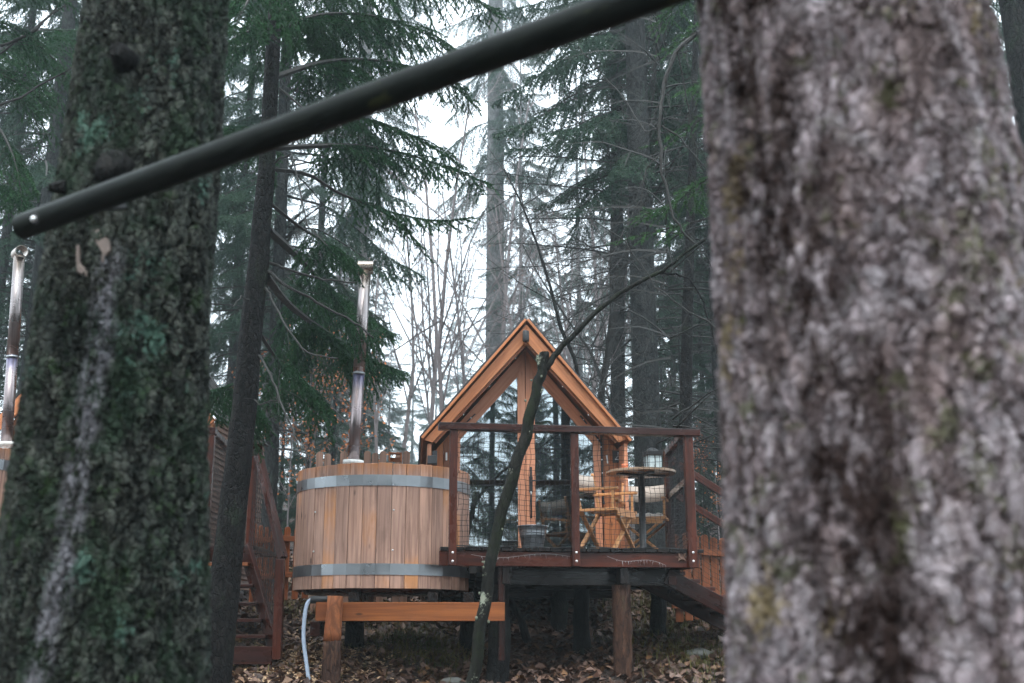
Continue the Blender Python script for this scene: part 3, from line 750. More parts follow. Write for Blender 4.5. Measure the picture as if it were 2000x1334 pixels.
def interior():
    V = FV
    b = thing('low_bench', 'pale plank bench seen through the glass doors of the cabin', 'bench', tuple(CB.W(1.3, 1.5, DZ + .02)), CB.yaw)
    ua = CB.hit(985, 1018, 1.2)[0]; ub = CB.hit(1140, 1018, 1.2)[0]; w = CB.hit(1050, 1018, 1.2)[1]
    MB().box(CB, ua, ub, 1.2, 1.6, w - .03, w + .025).build('seat', M['teak'], b, .004)
    for u in (ua + .08, ub - .14): MB().box(CB, u, u + .06, 1.22, 1.55, DZ + .02, w - .032, 'w').build('leg', M['olive'], b)
    MB().box(CB, ua + .04, ua + .24, 1.19, 1.24, DZ + .02, w - .03, 'w').build('side_panel', M['olive'], b)
    a = CB.hit(920, 950, .62); c = CB.hit(948, 1068, .62)
    tag(MB().box(CB, a[0], c[0], .6, .64, DZ + .02, CB.hit(930, 940, .62)[1], 'w').build('olive_panel', M['olive'], None, .004), 'upright olive board standing inside the cabin behind the left pane', 'panel')
    p = CB.W(ub - .32, 1.38, w + .026)
    tag(MB().box(Frame(p, 15), -.06, .06, -.05, .05, 0, .07).build('blue_box', M['blue'], None, .01), 'small dark blue box on the plank bench inside', 'box')
    p = CB.W(ub - .42, 1.36, w + .026)
    tag(MB().lathe(p, [(0, 0), (.03, 0), (.032, .12), (.014, .17), (.014, .21), (0, .21)], 16).build('glass_bottle', M['wax'], None), 'pale glass bottle beside the blue box inside the cabin', 'bottle')
    p = CB.W(ua + .14, 1.36, w + .026)
    tag(MB().box(Frame(p, 5), -.09, .09, -.06, .06, 0, .05).box(Frame(p, 5), -.08, .08, -.05, .05, .05, .09).build('folded_towels', M['box'], None, .012), 'little stack of folded brown towels at the left end of the indoor bench', 'towels')
    p = CB.W(ub - .16, .85, DZ + .021)
    tag(MB().box(Frame(p, 10), -.13, .13, -.1, .1, 0, .10).build('storage_crate', M['box'], None, .01), 'pale wooden crate on the cabin floor under the bench', 'crate')
    tag(MB().ball(p + Vector((0, 0, .155)), .14, 8, (1, .8, .4)).build('cushion', M['fleece']), 'grey white cushion lying on the crate inside the cabin', 'cushion')
interior()

# ------------------------------------------------------------------ bucket
def bucket():
    p = DK.P(1040, 1062, 1.05); base = Vector((p.x, p.y, DK.o.z + .004))
    t = thing('zinc_bucket', 'galvanised metal bucket standing on the deck in front of the cabin doors', 'bucket', tuple(base))
    r0, r1, H = .105, .158, .30
    MB().lathe(base, [(0, .005), (r0, 0), (r0 + .004, .01)] + [(r0 + (r1 - r0) * h / H + (.004 if k else 0), h) for h, k in ((.2, 0), (.205, 1), (.212, 0), (.222, 0), (.227, 1), (.234, 0), (.25, 0))] + [(r1, H), (r1 + .007, H + .004), (r1 + .003, H + .01), (r1 - .004, H), (r0, .03), (0, .025)], 40).build('body', M['zinc'], t)
    h = MB(); pts = [base + Vector((r1 * 1.02 * math.cos(a), -.10 * math.sin(a), H - .01 + .02 * math.sin(a))) for a in np.linspace(0, math.pi, 20)]
    h.tube(pts, .004, 6); h.build('handle', M['galv'], t)
    e = MB()
    for s in (-1, 1): e.ball(base + Vector((s * (r1 + .006), 0, H)), .018, 5, (.4, 1, 1))
    e.split('ear', M['galv'], t)
bucket()

# ------------------------------------------------------------------ table + lantern + cup
TB = DK.P(1256, 1066, .95); TBX, TBY = TB.x, TB.y
TBZ = DK.o.z + .004
def table():
    t = thing('round_table', 'round wooden bistro table with black pedestal behind the deck railing', 'table', (TBX, TBY, TBZ))
    H = at(1256, 921, TBY).z - TBZ; R = 68 / F * TBY
    top = MB()
    n = 7
    for i in range(n):      # planks clipped to the circle
        y0 = -R + 2 * R * i / n + .002; y1 = -R + 2 * R * (i + 1) / n - .002
        pts = []
        for y in np.linspace(y0, y1, 6): pts.append((math.sqrt(max(0, R * R - y * y)), y))
        for y in np.linspace(y1, y0, 6): pts.append((-math.sqrt(max(0, R * R - y * y)), y))
        top.prism([Vector((TBX + x, TBY + y, TBZ + H - .028)) for x, y in pts], Vector((0, 0, .028)), (1, 0, 0))
    tp = top.build('top', M['tabletop'], t, .003)
    MB().box(Frame((TBX, TBY, TBZ + H - .05), 20), -R * .75, R * .75, -.03, .03, 0, .02).box(Frame((TBX, TBY, TBZ + H - .051), 110), -R * .7, R * .7, -.03, .03, 0, .02).build('cross_arm', M['black'], t)
    MB().lathe((TBX, TBY, TBZ), [(0, 0), (.2, 0), (.2, .012), (.06, .03), (.038, .05), (.038, H - .05), (.07, H - .05), (0, H - .05)], 28).build('pedestal', M['black'], t)
    return H
TH = table()
def lantern():
    c = Vector((at(1275, 912, TBY + .10).x, TBY + .10, TBZ + TH + .002)); s = 15.5 / F * TBY
    t = thing('lantern', 'black framed glass lantern standing on the round table', 'lantern', tuple(c), rad(12)); fr = Frame(c, 12)
    H = .24
    MB().box(fr, -s, s, -s, s, 0, .018).build('base', M['black'], t, .003)
    for i in (-1, 1):
        for j in (-1, 1): MB().box(fr, i * s - .008 * (i > 0) - .0, i * s + .008 * (i < 0) + .0, min(j * s, j * s - .008 * j), max(j * s, j * s - .008 * j), .018, H - .05, 'w').build('post', M['black'], t)
    m = MB()
    for i in (-1, 1):
        m.box(fr, -.004, .004, i * s - .004, i * s + .004, .018, H - .05, 'w'); m.box(fr, i * s - .004, i * s + .004, -.004, .004, .018, H - .05, 'w')
    m.split('glazing_bar', M['black'], t)
    MB().box(fr, -s * .88, s * .88, -s * .88, s * .88, .02, H - .055).build('glass', M['wax'], t)
    MB().box(fr, -s * 1.05, s * 1.05, -s * 1.05, s * 1.05, H - .05, H).lathe(c, [(s * .9, H), (s * .6, H + .03), (.02, H + .045), (0, H + .045)], 4).build('cap', M['black'], t, .003)
lantern()
def small_table_things():
    z = TBZ + TH + .002
    c = Vector((at(1221, 915, TBY - .1).x, TBY - .08, z))
    tag(MB().lathe(c, [(0, 0), (.034, 0), (.040, .07), (.036, .07), (.03, .01), (0, .01)], 20).build('candle_cup', M['orange']), 'small orange glass cup at the left of the round table', 'cup')
    c = Vector((at(1238, 913, TBY).x, TBY - .02, z))
    tag(MB().ball(c + Vector((0, 0, .02)), .045, 6, (1, .8, .45)).ball(c + Vector((.05, .03, .016)), .035, 6, (1, .8, .45)).build('crumpled_napkin', M['ceramic']), 'crumpled white napkin between the orange cup and the lantern', 'napkin')
small_table_things()

# ------------------------------------------------------------------ folding chairs
def chair(loc, yaw, label, fleece):
    """director's chair; local -y is the front"""
    t = thing('folding_chair', label, 'chair', loc, yaw, 'folding chairs at the round table')
    f = Frame(loc, math.degrees(yaw)); w, d = .27, .22; sh = .43
    for s in (-1, 1):
        for y in (-d + .02, d - .02):
            yy = y + (.012 if s > 0 else -.012)
            MB().beam(f.W(-s * w, yy, 0), f.W(s * w, yy, sh), .024, .046, f.v).build('leg', M['teak'], t, .003)
    for s in (-1, 1):
        MB().beam(f.W(s * w, -d - .02, sh), f.W(s * w, d + .02, sh), .04, .03).build('seat_rail', M['teak'], t, .003)
        MB().beam(f.W(s * w, -d + .01, .02), f.W(s * w, d - .01, .02), .025, .02).build('foot_bar', M['teak'], t, .003)
        MB().beam(f.W(s * (w + .0), -d + .03, sh + .01), f.W(s * w, -d + .03, sh + .21), .026, .03).build('arm_post', M['teak'], t, .003)
        MB().beam(f.W(s * w, d - .03, sh + .01), f.W(s * w, d + .06, sh + .44), .026, .034).build('back_post', M['teak'], t, .003)
        MB().beam(f.W(s * w, -d - .03, sh + .222), f.W(s * w, d + .05, sh + .222), .05, .03).build('armrest', M['teak'], t, .004)
        MB().ball(f.W(s * w, d + .062, sh + .45), .02, 5).build('knob', M['teak'], t)
    MB().tube([f.W(-w, d - .03, .02), f.W(w, d - .03, .02)], .010, 8).build('stretcher', M['teak'], t)
    sl = MB()
    for i in range(6): sl.box(f, -w + .02, w - .02, -d + i * .075, -d + i * .075 + .062, sh + .006, sh + .018)
    sl.build('seat', M['teak'], t, .002)
    MB().box(f, -w + .02, w - .02, -d - .02, -d - .004, sh - .065, sh + .005).build('apron', M['teak'], t, .002)
    b = MB(); m = MB(); n = 10
    for side in (0, 1):
        pts = []
    V = []; 
    for i in range(n + 1):
        x = -w + 2 * w * i / n; bow = .03 * math.sin(math.pi * i / n)
        for z, y in ((sh + .25, d + .022), (sh + .44, d + .06)): V.append(f.W(x, y + bow, z - .02 * math.sin(math.pi * i / n)))
    k = len(V); V2 = V + [v - f.v * .012 for v in V]
    Fc = [(2 * i, 2 * i + 1, 2 * i + 3, 2 * i + 2) for i in range(n)] + [(k + 2 * i, k + 2 * i + 2, k + 2 * i + 3, k + 2 * i + 1) for i in range(n)]
    Fc += [(2 * i, 2 * i + 2, k + 2 * i + 2, k + 2 * i) for i in range(n)] + [(2 * i + 1, k + 2 * i + 1, k + 2 * i + 3, 2 * i + 3) for i in range(n)]
    m.add(V2, Fc, [tuple(v) for v in V2], True); m.build('backrest', M['hide'], t)
    if fleece:
        fl = MB(); nx, ny = 14, 8; VV = []; 
        for lay in (0, 1):
            for j in range(ny + 1):
                for i in range(nx + 1):
                    x = (-w + 2 * w * i / nx) * .97; y = -d + .02 + (2 * d - .03) * j / ny
                    VV.append(f.W(x, y, sh + .02 + (.035 + .02 * math.sin(i * 2.1 + j * 1.3) + random.uniform(-.006, .006)) * lay))
        N = (nx + 1) * (ny + 1); FF = []
        for j in range(ny):
            for i in range(nx):
                a = j * (nx + 1) + i; FF.append((a + N, a + 1 + N, a + nx + 2 + N, a + nx + 1 + N))
        for i in range(nx): FF += [(i, i + 1, i + 1 + N, i + N), (N - 1 - i, N - 2 - i, 2 * N - 2 - i, 2 * N - 1 - i)]
        for j in range(ny):
            a = j * (nx + 1); b_ = a + nx; FF += [(a, a + N, a + nx + 1 + N, a + nx + 1), (b_, b_ + nx + 1, b_ + nx + 1 + N, b_ + N)]
        fl.add(VV, FF, [tuple(v) for v in VV], True); o = fl.build('seat_fleece', M['fleece'], t); o.modifiers.new('s', 'SUBSURF').levels = 1
    return t
pa = DK.P(1186, 1064, .62); chair((pa.x, pa.y, DK.o.z + .005), rad(62), 'pale wood folding chair side on at the left of the round table', False)
pb = DK.P(1254, 1064, 1.45); chair((pb.x + .02, pb.y, DK.o.z + .005), rad(-14), 'folding wooden chair with white fleece on its seat behind the table pedestal', True)

# ================================================================== HOT TUB
def hot_tub(C, R, zb, zt, label, nst=40, yaw0=0.0, group='hot tubs'):
    t = thing('hot_tub', label, 'hot tub', (C.x, C.y, zb), 0, group)
    m = MB(); H = zt - zb
    for i in range(nst):
        a = 2 * math.pi * (i + .5) / nst + yaw0; hwid = math.pi * R / nst - .0018
        o = Vector((C.x + R * math.cos(a), C.y + R * math.sin(a), 0)); n = Vector((math.cos(a), math.sin(a), 0)); s = Vector((-n.y, n.x, 0))
        off = random.uniform(-.003, .003); dz = random.uniform(-.006, .004)
        q = [o + n * off - s * hwid, o + n * off + s * hwid, o - n * .045 + s * hwid * .94, o - n * .045 - s * hwid * .94]
        m.prism([Vector((p.x, p.y, zb + dz * .3)) for p in q], Vector((0, 0, H + dz)), n)
        k1 = random.uniform(0, 400)
        m.wc[-8:] = [(p.z - zb, (p - o).dot(s) + k1, (p - o).dot(n) + k1) for p in m.v[-8:]]
    m.build('staves', M['tub'], t, .003)
    for hz in (.15, .86):
        hb = MB(); z = zb + H * hz
        V = []; 
        for i in range(nst * 2):
            a = 2 * math.pi * (i / 2.0) / nst + yaw0; r = (R / math.cos(math.pi / nst) if i % 2 == 0 else R) + .007
            for zz, dr in ((z - .055, 0), (z + .055, 0), (z + .055, -.005), (z - .055, -.005)): V.append(Vector((C.x + (r + dr) * math.cos(a), C.y + (r + dr) * math.sin(a), zz)))
        N = nst * 2; Fc = []
        for i in range(N):
            j = (i + 1) % N
            for k in range(4): Fc.append((4 * i + k, 4 * i + (k + 1) % 4, 4 * j + (k + 1) % 4, 4 * j + k))
        hb.add(V, [tuple(reversed(f)) for f in Fc], [(p.z, p.x, p.y) for p in V]); hb.build('hoop', M['galv'], t)
    MB().lathe((C.x, C.y, zb), [(0, .06), (R - .05, .06), (R - .05, .09), (0, .09)], 40).build('base', M['larch_deep'], t)
    MB().lathe((C.x, C.y, zb), [(0, -.035), (R - .12, -.035), (R - .10, .0), (R - .10, .058), (0, .058)], 40).build('underside', M['stain2'], t)
    MB().lathe((C.x, C.y, zt - .16), [(0, 0), (R - .06, 0), (R - .06, .02), (0, .03)], 40).build('cover', M['lid'], t)
    s = MB()
    for k in (.3, .62):
        for a in (-2.3, -1.35): s.ball(Vector((C.x + (R + .003) * math.cos(a), C.y + (R + .003) * math.sin(a), zb + H * k)), .01, 4)
    s.split('screw', M['screw'], t)
    return t
def flue(base, top, r, capdir, label, group='stove flues'):
    t = thing('stove_flue', label, 'chimney', tuple(base), 0, group)
    d = (top - base); L = d.length; ax = d.normalized()
    MB().tube([base, base + ax * L * .455], r, 24).build('pipe', M['flue'], t)
    up = MB().tube([base + ax * L * .455, top], r * 1.04, 24); 
    up.wc = [(c[0] + L * .455, c[1], c[2]) for c in up.wc]; up.build('pipe', M['flue'], t)
    MB().tube([base + ax * (L * .455 - .012), base + ax * (L * .455 + .012)], r * 1.1, 24).build('joint', M['galv'], t)
    MB().tube([base + ax * -.01, base + ax * .03], r * 1.8, 24).build('collar', M['ceramic'], t)
    c = top + ax * r * .6; cd = Vector(capdir).normalized()
    # open ended horizontal T piece
    m = MB(); R = r * 1.22; Lc = r * 2.7; n = 24
    sd = cd.cross(Vector((0, 0, 1))).normalized(); b = sd.cross(cd)
    V = []; 
    for (l, rr) in ((-Lc / 2, R), (Lc / 2, R), (Lc / 2, R * .9), (-Lc / 2, R * .9)):
        for j in range(n): V.append(c + cd * l + sd * (rr * math.cos(2 * math.pi * j / n)) + b * (rr * math.sin(2 * math.pi * j / n)))
    Fc = [(i * n + j, i * n + (j + 1) % n, ((i + 1) % 4) * n + (j + 1) % n, ((i + 1) % 4) * n + j) for i in range(4) for j in range(n)]
    m.add(V, Fc, [(2.1, p.x * 3, p.y * 3) for p in V], False); o = m.build('cap', M['flue'], t)
    return t
ZB = at(749, 1149, TUBC.y - TUBR).z; ZT = at(749, 904, TUBC.y - TUBR).z
hot_tub(TUBC, TUBR, ZB, ZT, 'round cedar hot tub with two steel hoops beside the deck of the middle cabin', 40, .04)
flue(at(690, 905, 12.1), at(713.5, 529, 12.1), .062, (1, .12, .03), 'tall steel stove flue rising from the cedar tub beside the middle cabin')

def tub_frame():
    t = thing('tub_support', 'orange timber beam frame on two log posts carrying the round hot tub', 'support frame', (TUBC.x, TUBC.y, gz(TUBC.x, TUBC.y)))
    fr = Frame(at(617, 1176, 11.46), 1.5)
    u1 = fr.hit(986, 1200)[0]; w1 = fr.hit(800, 1213)[1]
    MB().box(fr, 0, u1, 0, .09, w1, 0).build('beam', M['beam'], t, .004)
    MB().box(fr, .06, u1 - .03, 1.5, 1.6, w1, 0).build('beam', M['stain2'], t, .004)
    zt = fr.o.z
    for x in (680, 835, 905):
        uu = fr.hit(x, 1180)[0]; MB().box(fr, uu, uu + .10, .0, 1.7, .002, ZB - zt - .036, 'v').build('cross_bearer', M['deckdark'], t)
    # slender post in front, upper half peeled orange
    def logp(px, Y, r, py_top, mats, name='log_post', par=t):
        p = at(px, 1300, Y); zt_ = at(px, py_top, Y).z; z0 = gz(p.x, p.y) - .2
        pts = [Vector((p.x + (at(px, 1300, Y).x - p.x) + (k % 2) * .004, p.y, z)) for k, z in enumerate(np.linspace(z0, zt_, 10))]
        return MB().tube(pts, [r * (1.1 - .02 * i) for i in range(10)], 22, jit=.02).build(name, mats, par)
    po = logp(647, 11.36, .093, 1250, M['log'])
    p = at(647, 1300, 11.36); MB().tube([Vector((p.x + .003 * i, p.y, z)) for i, z in enumerate(np.linspace(at(647, 1252, 11.36).z, at(647, 1164, 11.36).z, 6))], [.087, .083, .08, .078, .077, .075], 22, jit=.01).build('peeled_top', M['log_peeled'], po)
    logp(690, 12.6, .105, 1212, M['bark_mid'])
    b = Frame(at(616, 1214, 11.6), 90); MB().box(b, 0, .6, -.05, .05, -.14, 0).build('brace', M['stain2'], t, .003)
tub_frame()

def hose():
    P = [(628, 1171), (608, 1172), (599, 1182), (594, 1215), (593, 1250), (598, 1290), (602, 1320), (606, 1350)]
    pts = [at(x, y, 11.5 - .02 * i) for i, (x, y) in enumerate(P)]
    # smooth
    out = []
    for i in range(len(pts) - 1):
        for k in range(5):
            t = k / 5; p0 = pts[max(i - 1, 0)]; p1 = pts[i]; p2 = pts[i + 1]; p3 = pts[min(i + 2, len(pts) - 1)]
            out.append(.5 * ((2 * p1) + (p2 - p0) * t + (2 * p0 - 5 * p1 + 4 * p2 - p3) * t * t + (3 * p1 - p0 - 3 * p2 + p3) * t ** 3))
    out.append(pts[-1]); t_ = thing('drain_hose', 'grey blue drain hose hanging from the underside of the hot tub', 'hose', tuple(pts[-1]))
    MB().tube(out, .020, 12).build('tube', M['hose'], t_)
    MB().tube([pts[0] + Vector((.12, .02, 0)), pts[1] + Vector((-.01, 0, .004))], .038, 14).build('coupling', M['black'], t_)
hose()

# picket fences
def picket(x_px0, x_px1, n, Ytop0, Ytop1, py_top0, py_top1, wpx, label, length, rails=(.25, .8), mat='fence', group='picket fences', skip=()):
    a = at(x_px0, py_top0, Ytop0); b = at(x_px1, py_top1, Ytop1)
    t = thing('picket_fence', label, 'fence', ((a.x + b.x) / 2, (a.y + b.y) / 2, gz((a.x + b.x) / 2, (a.y + b.y) / 2)), 0, group)
    dirv = (b - a).normalized()
    nv = Vector((dirv.y, -dirv.x, 0)).normalized()
    for i in range(n):
        if i in skip: continue
        p = a + (b - a) * (i / (n - 1)) + Vector((0, 0, random.uniform(-.03, .03))); w = wpx / F * (Ytop0 + Ytop1) / 2
        z0 = min(p.z - length, gz(p.x, p.y) + .08); s = Vector((dirv.x, dirv.y, 0)).normalized()
        ht = p.z - z0; pts = [(-w / 2, 0), (w / 2, 0), (w / 2, ht - w * .35), (w * .3, ht - w * .08), (0, ht), (-w * .3, ht - w * .08), (-w / 2, ht - w * .35)]
        MB().prism([Vector((p.x, p.y, z0)) + s * q[0] + Vector((0, 0, q[1])) for q in pts], -nv * .022, (0, 0, 1)).build('picket', M[mat], t, .003)
    for h in rails:
        q0 = a + nv * .03; q1 = b + nv * .03; L0 = length * (1 - h)
        MB().beam(q0 - Vector((0, 0, L0)) - dirv * .1, q1 - Vector((0, 0, L0)) + dirv * .1, .03, .07).build('fence_rail', M[mat], t, .003)
    return t
picket(563, 640, 5, 15.0, 15.4, 1024, 1030, 12.5, 'reddish picket fence on the slope between the left stairs and the hot tub', .75, (.14, .75))
picket(500, 546, 5, 14.4, 14.9, 1026, 1024, 12, 'brown picket fence seen through the netting of the left stairs', .75, (.14, .75))
picket(625, 840, 15, 14.5, 14.7, 881, 882, 13.5, 'tall board fence with gaps showing just above the hot tub rim', 2.2, (.7,), mat='shake', skip=(2, 5, 9, 12, 13, 14))
picket(1322, 1430, 7, 13.6, 13.7, 1042, 1052, 15, 'rusty brown picket fence behind the netted right staircase', .95, (.12, .80))

# small wooden box on the tub rim
def rim_box():
    c = at(772, 893, 13.1)
    m = MB(); f = Frame(c, 4)
    m.box(f, -.075, .075, -.05, .05, .035, .05); m.box(f, -.075, -.06, -.05, .05, -.05, .034, 'w'); m.box(f, .06, .075, -.05, .05, -.05, .034, 'w'); m.box(f, -.06, .06, .03, .045, -.05, .0)
    tag(m.build('tub_headrest', M['beam'], None, .002), 'little orange wooden headrest at the far rim of the hot tub', 'headrest')
rim_box()

# ================================================================== LEFT CABIN, TUB, STAIRS (mostly behind the mossy trunk)
def left_place():
    LC = Frame(at(22, 1010, 13.6), -3.0)
    t = thing('timber_cabin', 'second larch cabin mostly hidden behind the mossy trunk at left', 'cabin', tuple(LC.W(1.3, 1.5, 0)), LC.yaw)
    uW = LC.hit(412, 900, 0)[0]; wE = LC.hit(22, 812)[1]; um = uW / 2 - .0; wA = wE + uW / 2 * 1.13
    def slab(u0, w0, u1, w1, mat, v0, v1, th, name):
        a, b = LC.W(u0, v0, w0), LC.W(u1, v0, w1); n = (b - a).cross(LC.v).normalized(); n = n if n.z > 0 else -n
        return MB().prism([a, b, b + n * th, a + n * th], LC.v * (v1 - v0), b - a if name == 'bargeboard' else LC.v).build(name, M[mat], t, .003)
    e = .04
    slab(-e, wE - e * 1.13, um, wA, 'deckdark', -.4, 2.3, .03, 'roof'); slab(uW + e, wE - e * 1.13, um, wA, 'deckdark', -.4, 2.3, .03, 'roof')
    slab(-e, wE - e * 1.13 - .20, um, wA - .20, 'larch', -.40, -.365, .145, 'bargeboard'); slab(uW + e, wE - e * 1.13 - .20, um, wA - .20, 'larch', -.40, -.365, .145, 'bargeboard')
    slab(-e, wE - e * 1.13 - .27, um, wA - .27, 'larch_deep', -.33, 0, .05, 'soffit')
    base = DK.o.z - LC.o.z - .1
    MB().prism([LC.W(0, .0, base), LC.W(uW, .0, base), LC.W(uW, .0, wE - .1), LC.W(um, .0, wA - .3), LC.W(0, 0, wE - .1)], LC.v * .05, (0, 0, 1)).build('facade', M['larch'], t)
    MB().prism([LC.W(.42, -.03, base + .1), LC.W(uW - .42, -.03, base + .1), LC.W(uW - .42, -.03, wE - .1), LC.W(um, -.03, wA - .75), LC.W(.42, -.03, wE - .1)], LC.v * .02, (0, 0, 1)).build('pane', M['glass'], t)
    MB().beam(LC.W(.36, -.05, base + .3), LC.W(.36, -.05, wE - .05), .03, .04).build('jamb_strip', M['black'], t)
    # right wall clad in narrow overlapping shingle boards
    m = MB(); n = 30; w0 = base - .2
    for i in range(n):
        a = w0 + (wE - .05 - w0) * i / n; b = w0 + (wE - .05 - w0) * (i + 1) / n + .004
        V = [LC.W(uW, .05, a), LC.W(uW + .030, .05, a), LC.W(uW + .008, .05, b), LC.W(uW, .05, b)]
        m.prism(V, LC.v * 2.2, LC.v)
    m.build('shingle_wall', M['shake'], t)
    # deck, corner post, rail and landing to the right of it
    d = thing('wooden_deck', 'dark deck of the left cabin with its corner post beside the slim trunk', 'deck', tuple(LC.W(2.4, -.8, -1)), LC.yaw)
    Yp = 12.2
    def post(pxt, pyt, pxb, pyb, Y, w, name='rail_post', mat='stain'):
        a, b = at(pxt, pyt, Y), at(pxb, pyb, Y); x = (a.x + b.x) / 2
        return MB().beam(Vector((x, Y, b.z)), Vector((x, Y, a.z)), w / F * Y, .07).build(name, M[mat], d, .004)
    p1 = post(408, 850, 402, 1061, Yp, 17)
    s = MB()
    for x, y in ((403, 1032), (401, 1052)): s.ball(at(x, y, Yp - .04), .012, 4)
    s.split('bolt', M['screw'], p1)
    zt = at(408, 842, Yp).z
    A = Vector((at(340, 842, Yp).x, Yp, zt)); B = Vector((at(408, 842, Yp).x + .03, Yp, zt)); Cc = at(446, 862, 13.35); Cc.z = zt
    MB().beam(A, B + Vector((.05, 0, 0)), .09, .07).build('top_rail', M['stain2'], d, .004)
    MB().beam(B + Vector((-.01, .06, 0)), Cc, .09, .065).build('top_rail', M['stain2'], d, .004)
    zf = at(402, 1064, Yp).z
    MB().beam(Vector((at(200, 1000, Yp).x, Yp + .1, zf - .09)), Vector((at(488, 1000, Yp).x, Yp + .1, zf - .09)), .05, .16).build('fascia', M['stain2'], d, .004)
    MB().box(Frame(Vector((at(200, 1000, Yp).x, Yp + .12, zf)), 0), 0, 1.62, 0, 1.4, -.04, 0, 'v').build('floor', M['deckdark'], d, .003)
    # landing post and rail cap leaning right
    pp = post(503, 862, 484, 1076, 12.3, 15)
    for k, (x, y, Y) in enumerate(((330, 1150, 12.5), (425, 1120, 13.4), (300, 1150, 13.4))):
        q = at(x, y, Y); MB().tube([Vector((q.x, q.y, gz(q.x, q.y) - .2)), Vector((q.x, q.y, zf - .18))], .09, 14).build('log_post', M['bark_dark'], d)
    # side netting
    m = MB(); a0 = Vector((B.x, Yp + .05, zf)); ud = (Vector((Cc.x, Cc.y, 0)) - Vector((B.x, Yp + .05, 0))); L = ud.length; ud.normalize()
    H = zt - zf; nu = int(L / .055); nw = int(H / .055)
    for i in range(nu + 1): m.tube([a0 + ud * (L * i / nu) + Vector((.005 * math.sin(j), 0, H * j / nw)) for j in range(nw + 1)], .0024, 4, False, False)
    for j in range(nw + 1): m.tube([a0 + ud * (L * i / nu) + Vector((0, 0, H * j / nw + .005 * math.sin(i))) for i in range(nu + 1)], .0024, 4, False, False)
    m.build('netting', M['net'], d)
    # stairs
    s = thing('wooden_stairs', 'dark open staircase with netted handrail beside the left cabin', 'stairs', tuple(at(500, 1290, 11.9)), 0)
    h0 = at(500, 868, 12.25); h1 = at(553, 1092, 11.6)
    MB().beam(at(501, 856, 12.3), at(503, 872, 12.1), .10, .07).build('rail_cap', M['stain2'], s, .003)
    MB().beam(h0, h1, .07, .09).build('handrail', M['stain2'], s, .004)
    MB().beam(at(541, 1288, 11.55), at(548, 1092, 11.55), .085, .085).build('newel_post', M['stain'], s, .004)
    MB().beam(at(480, 1072, 12.3), at(540, 1278, 11.66), .05, .19).build('stringer', M['stain2'], s, .004)
    MB().beam(at(395, 1072, 12.3), at(420, 1278, 11.66), .05, .19).build('stringer', M['stain2'], s, .004)
    for i, (y, xr) in enumerate(((1103, 492), (1145, 501), (1180, 509), (1212, 518), (1243, 526), (1268, 532))):
        Y = 12.2 - .11 * i; p = at(xr - 3, y, Y); q = at(400, y, Y)
        MB().beam(Vector((q.x, Y, p.z)), Vector((p.x, Y, p.z)), .24, .035).build('tread', M['stain2' if i else 'beam'], s, .003)
    bt = at(532, 1280, 11.55); qt = at(440, 1280, 11.55); MB().beam(Vector((qt.x, 11.55, bt.z)), Vector((bt.x, 11.55, bt.z)), .06, .17).build('bottom_riser', M['stain2'], s, .003)
    m = MB()
    t0, t1, b0, b1 = at(502, 875, 12.25), at(550, 1092, 11.62), at(486, 1070, 12.25), at(540, 1270, 11.62)
    for i in range(17): m.tube([t0 + (t1 - t0) * i / 16, b0 + (b1 - b0) * i / 16], .0024, 4, False, False)
    for j in range(18): m.tube([t0 + (b0 - t0) * j / 17, t1 + (b1 - t1) * j / 17], .0024, 4, False, False)
    m.build('netting', M['net'], s)
    # tub at the left image edge
    C = at(-118, 980, 12.2)
    hot_tub(C, .90, at(0, 1112, 11.6).z, at(20, 872, 11.7).z, 'second cedar hot tub cut off by the left edge behind the mossy trunk', 40, .02)
    flue(at(12, 870, 12.1), at(38, 500, 12.1), .058, (.62, -.75, 0), 'steel stove flue left of the mossy trunk with its open end facing out')
left_place()

# ================================================================== THE POLE AND THE TWO BIG TRUNKS
def trunk_grid(name, cents, nseg, nlen, mat, parent, flare=0.0, seed=0):
    """cents: list of (Vector centre, radius) from bottom to top"""
    zs = [c.z for c, r in cents]; Z = np.linspace(zs[0], zs[-1], nlen)
    X = np.interp(Z, zs, [c.x for c, r in cents]); Y = np.interp(Z, zs, [c.y for c, r in cents]); R = np.interp(Z, zs, [r for c, r in cents])
    th = np.linspace(0, 2 * np.pi, nseg, endpoint=False); rng = np.random.default_rng(seed)
    A = rng.normal(0, 1, 6); ph = rng.uniform(0, 6.28, 6)
    TH, ZZ = np.meshgrid(th, Z)
    irr = 1 + .022 * sum(A[k] * np.sin((k + 2) * TH + ph[k] + ZZ * (.7 + .5 * k)) for k in range(6)) / 1.6
    RR = R[:, None] * irr
    if flare: RR *= 1 + flare * np.exp(-(ZZ - zs[0]) / .35) * (1 + .5 * np.sin(5 * TH + ph[0]))
    V = np.stack([X[:, None] + RR * np.cos(TH), Y[:, None] + RR * np.sin(TH), ZZ], 2).reshape(-1, 3)
    i, j = np.meshgrid(np.arange(nlen - 1), np.arange(nseg), indexing='ij'); a = (i * nseg + j).ravel(); b = (i * nseg + (j + 1) % nseg).ravel()
    T = np.stack([a, b, b + nseg, a + nseg], 1)
    return np_obj(name, V, T, mat, parent, smooth=True)

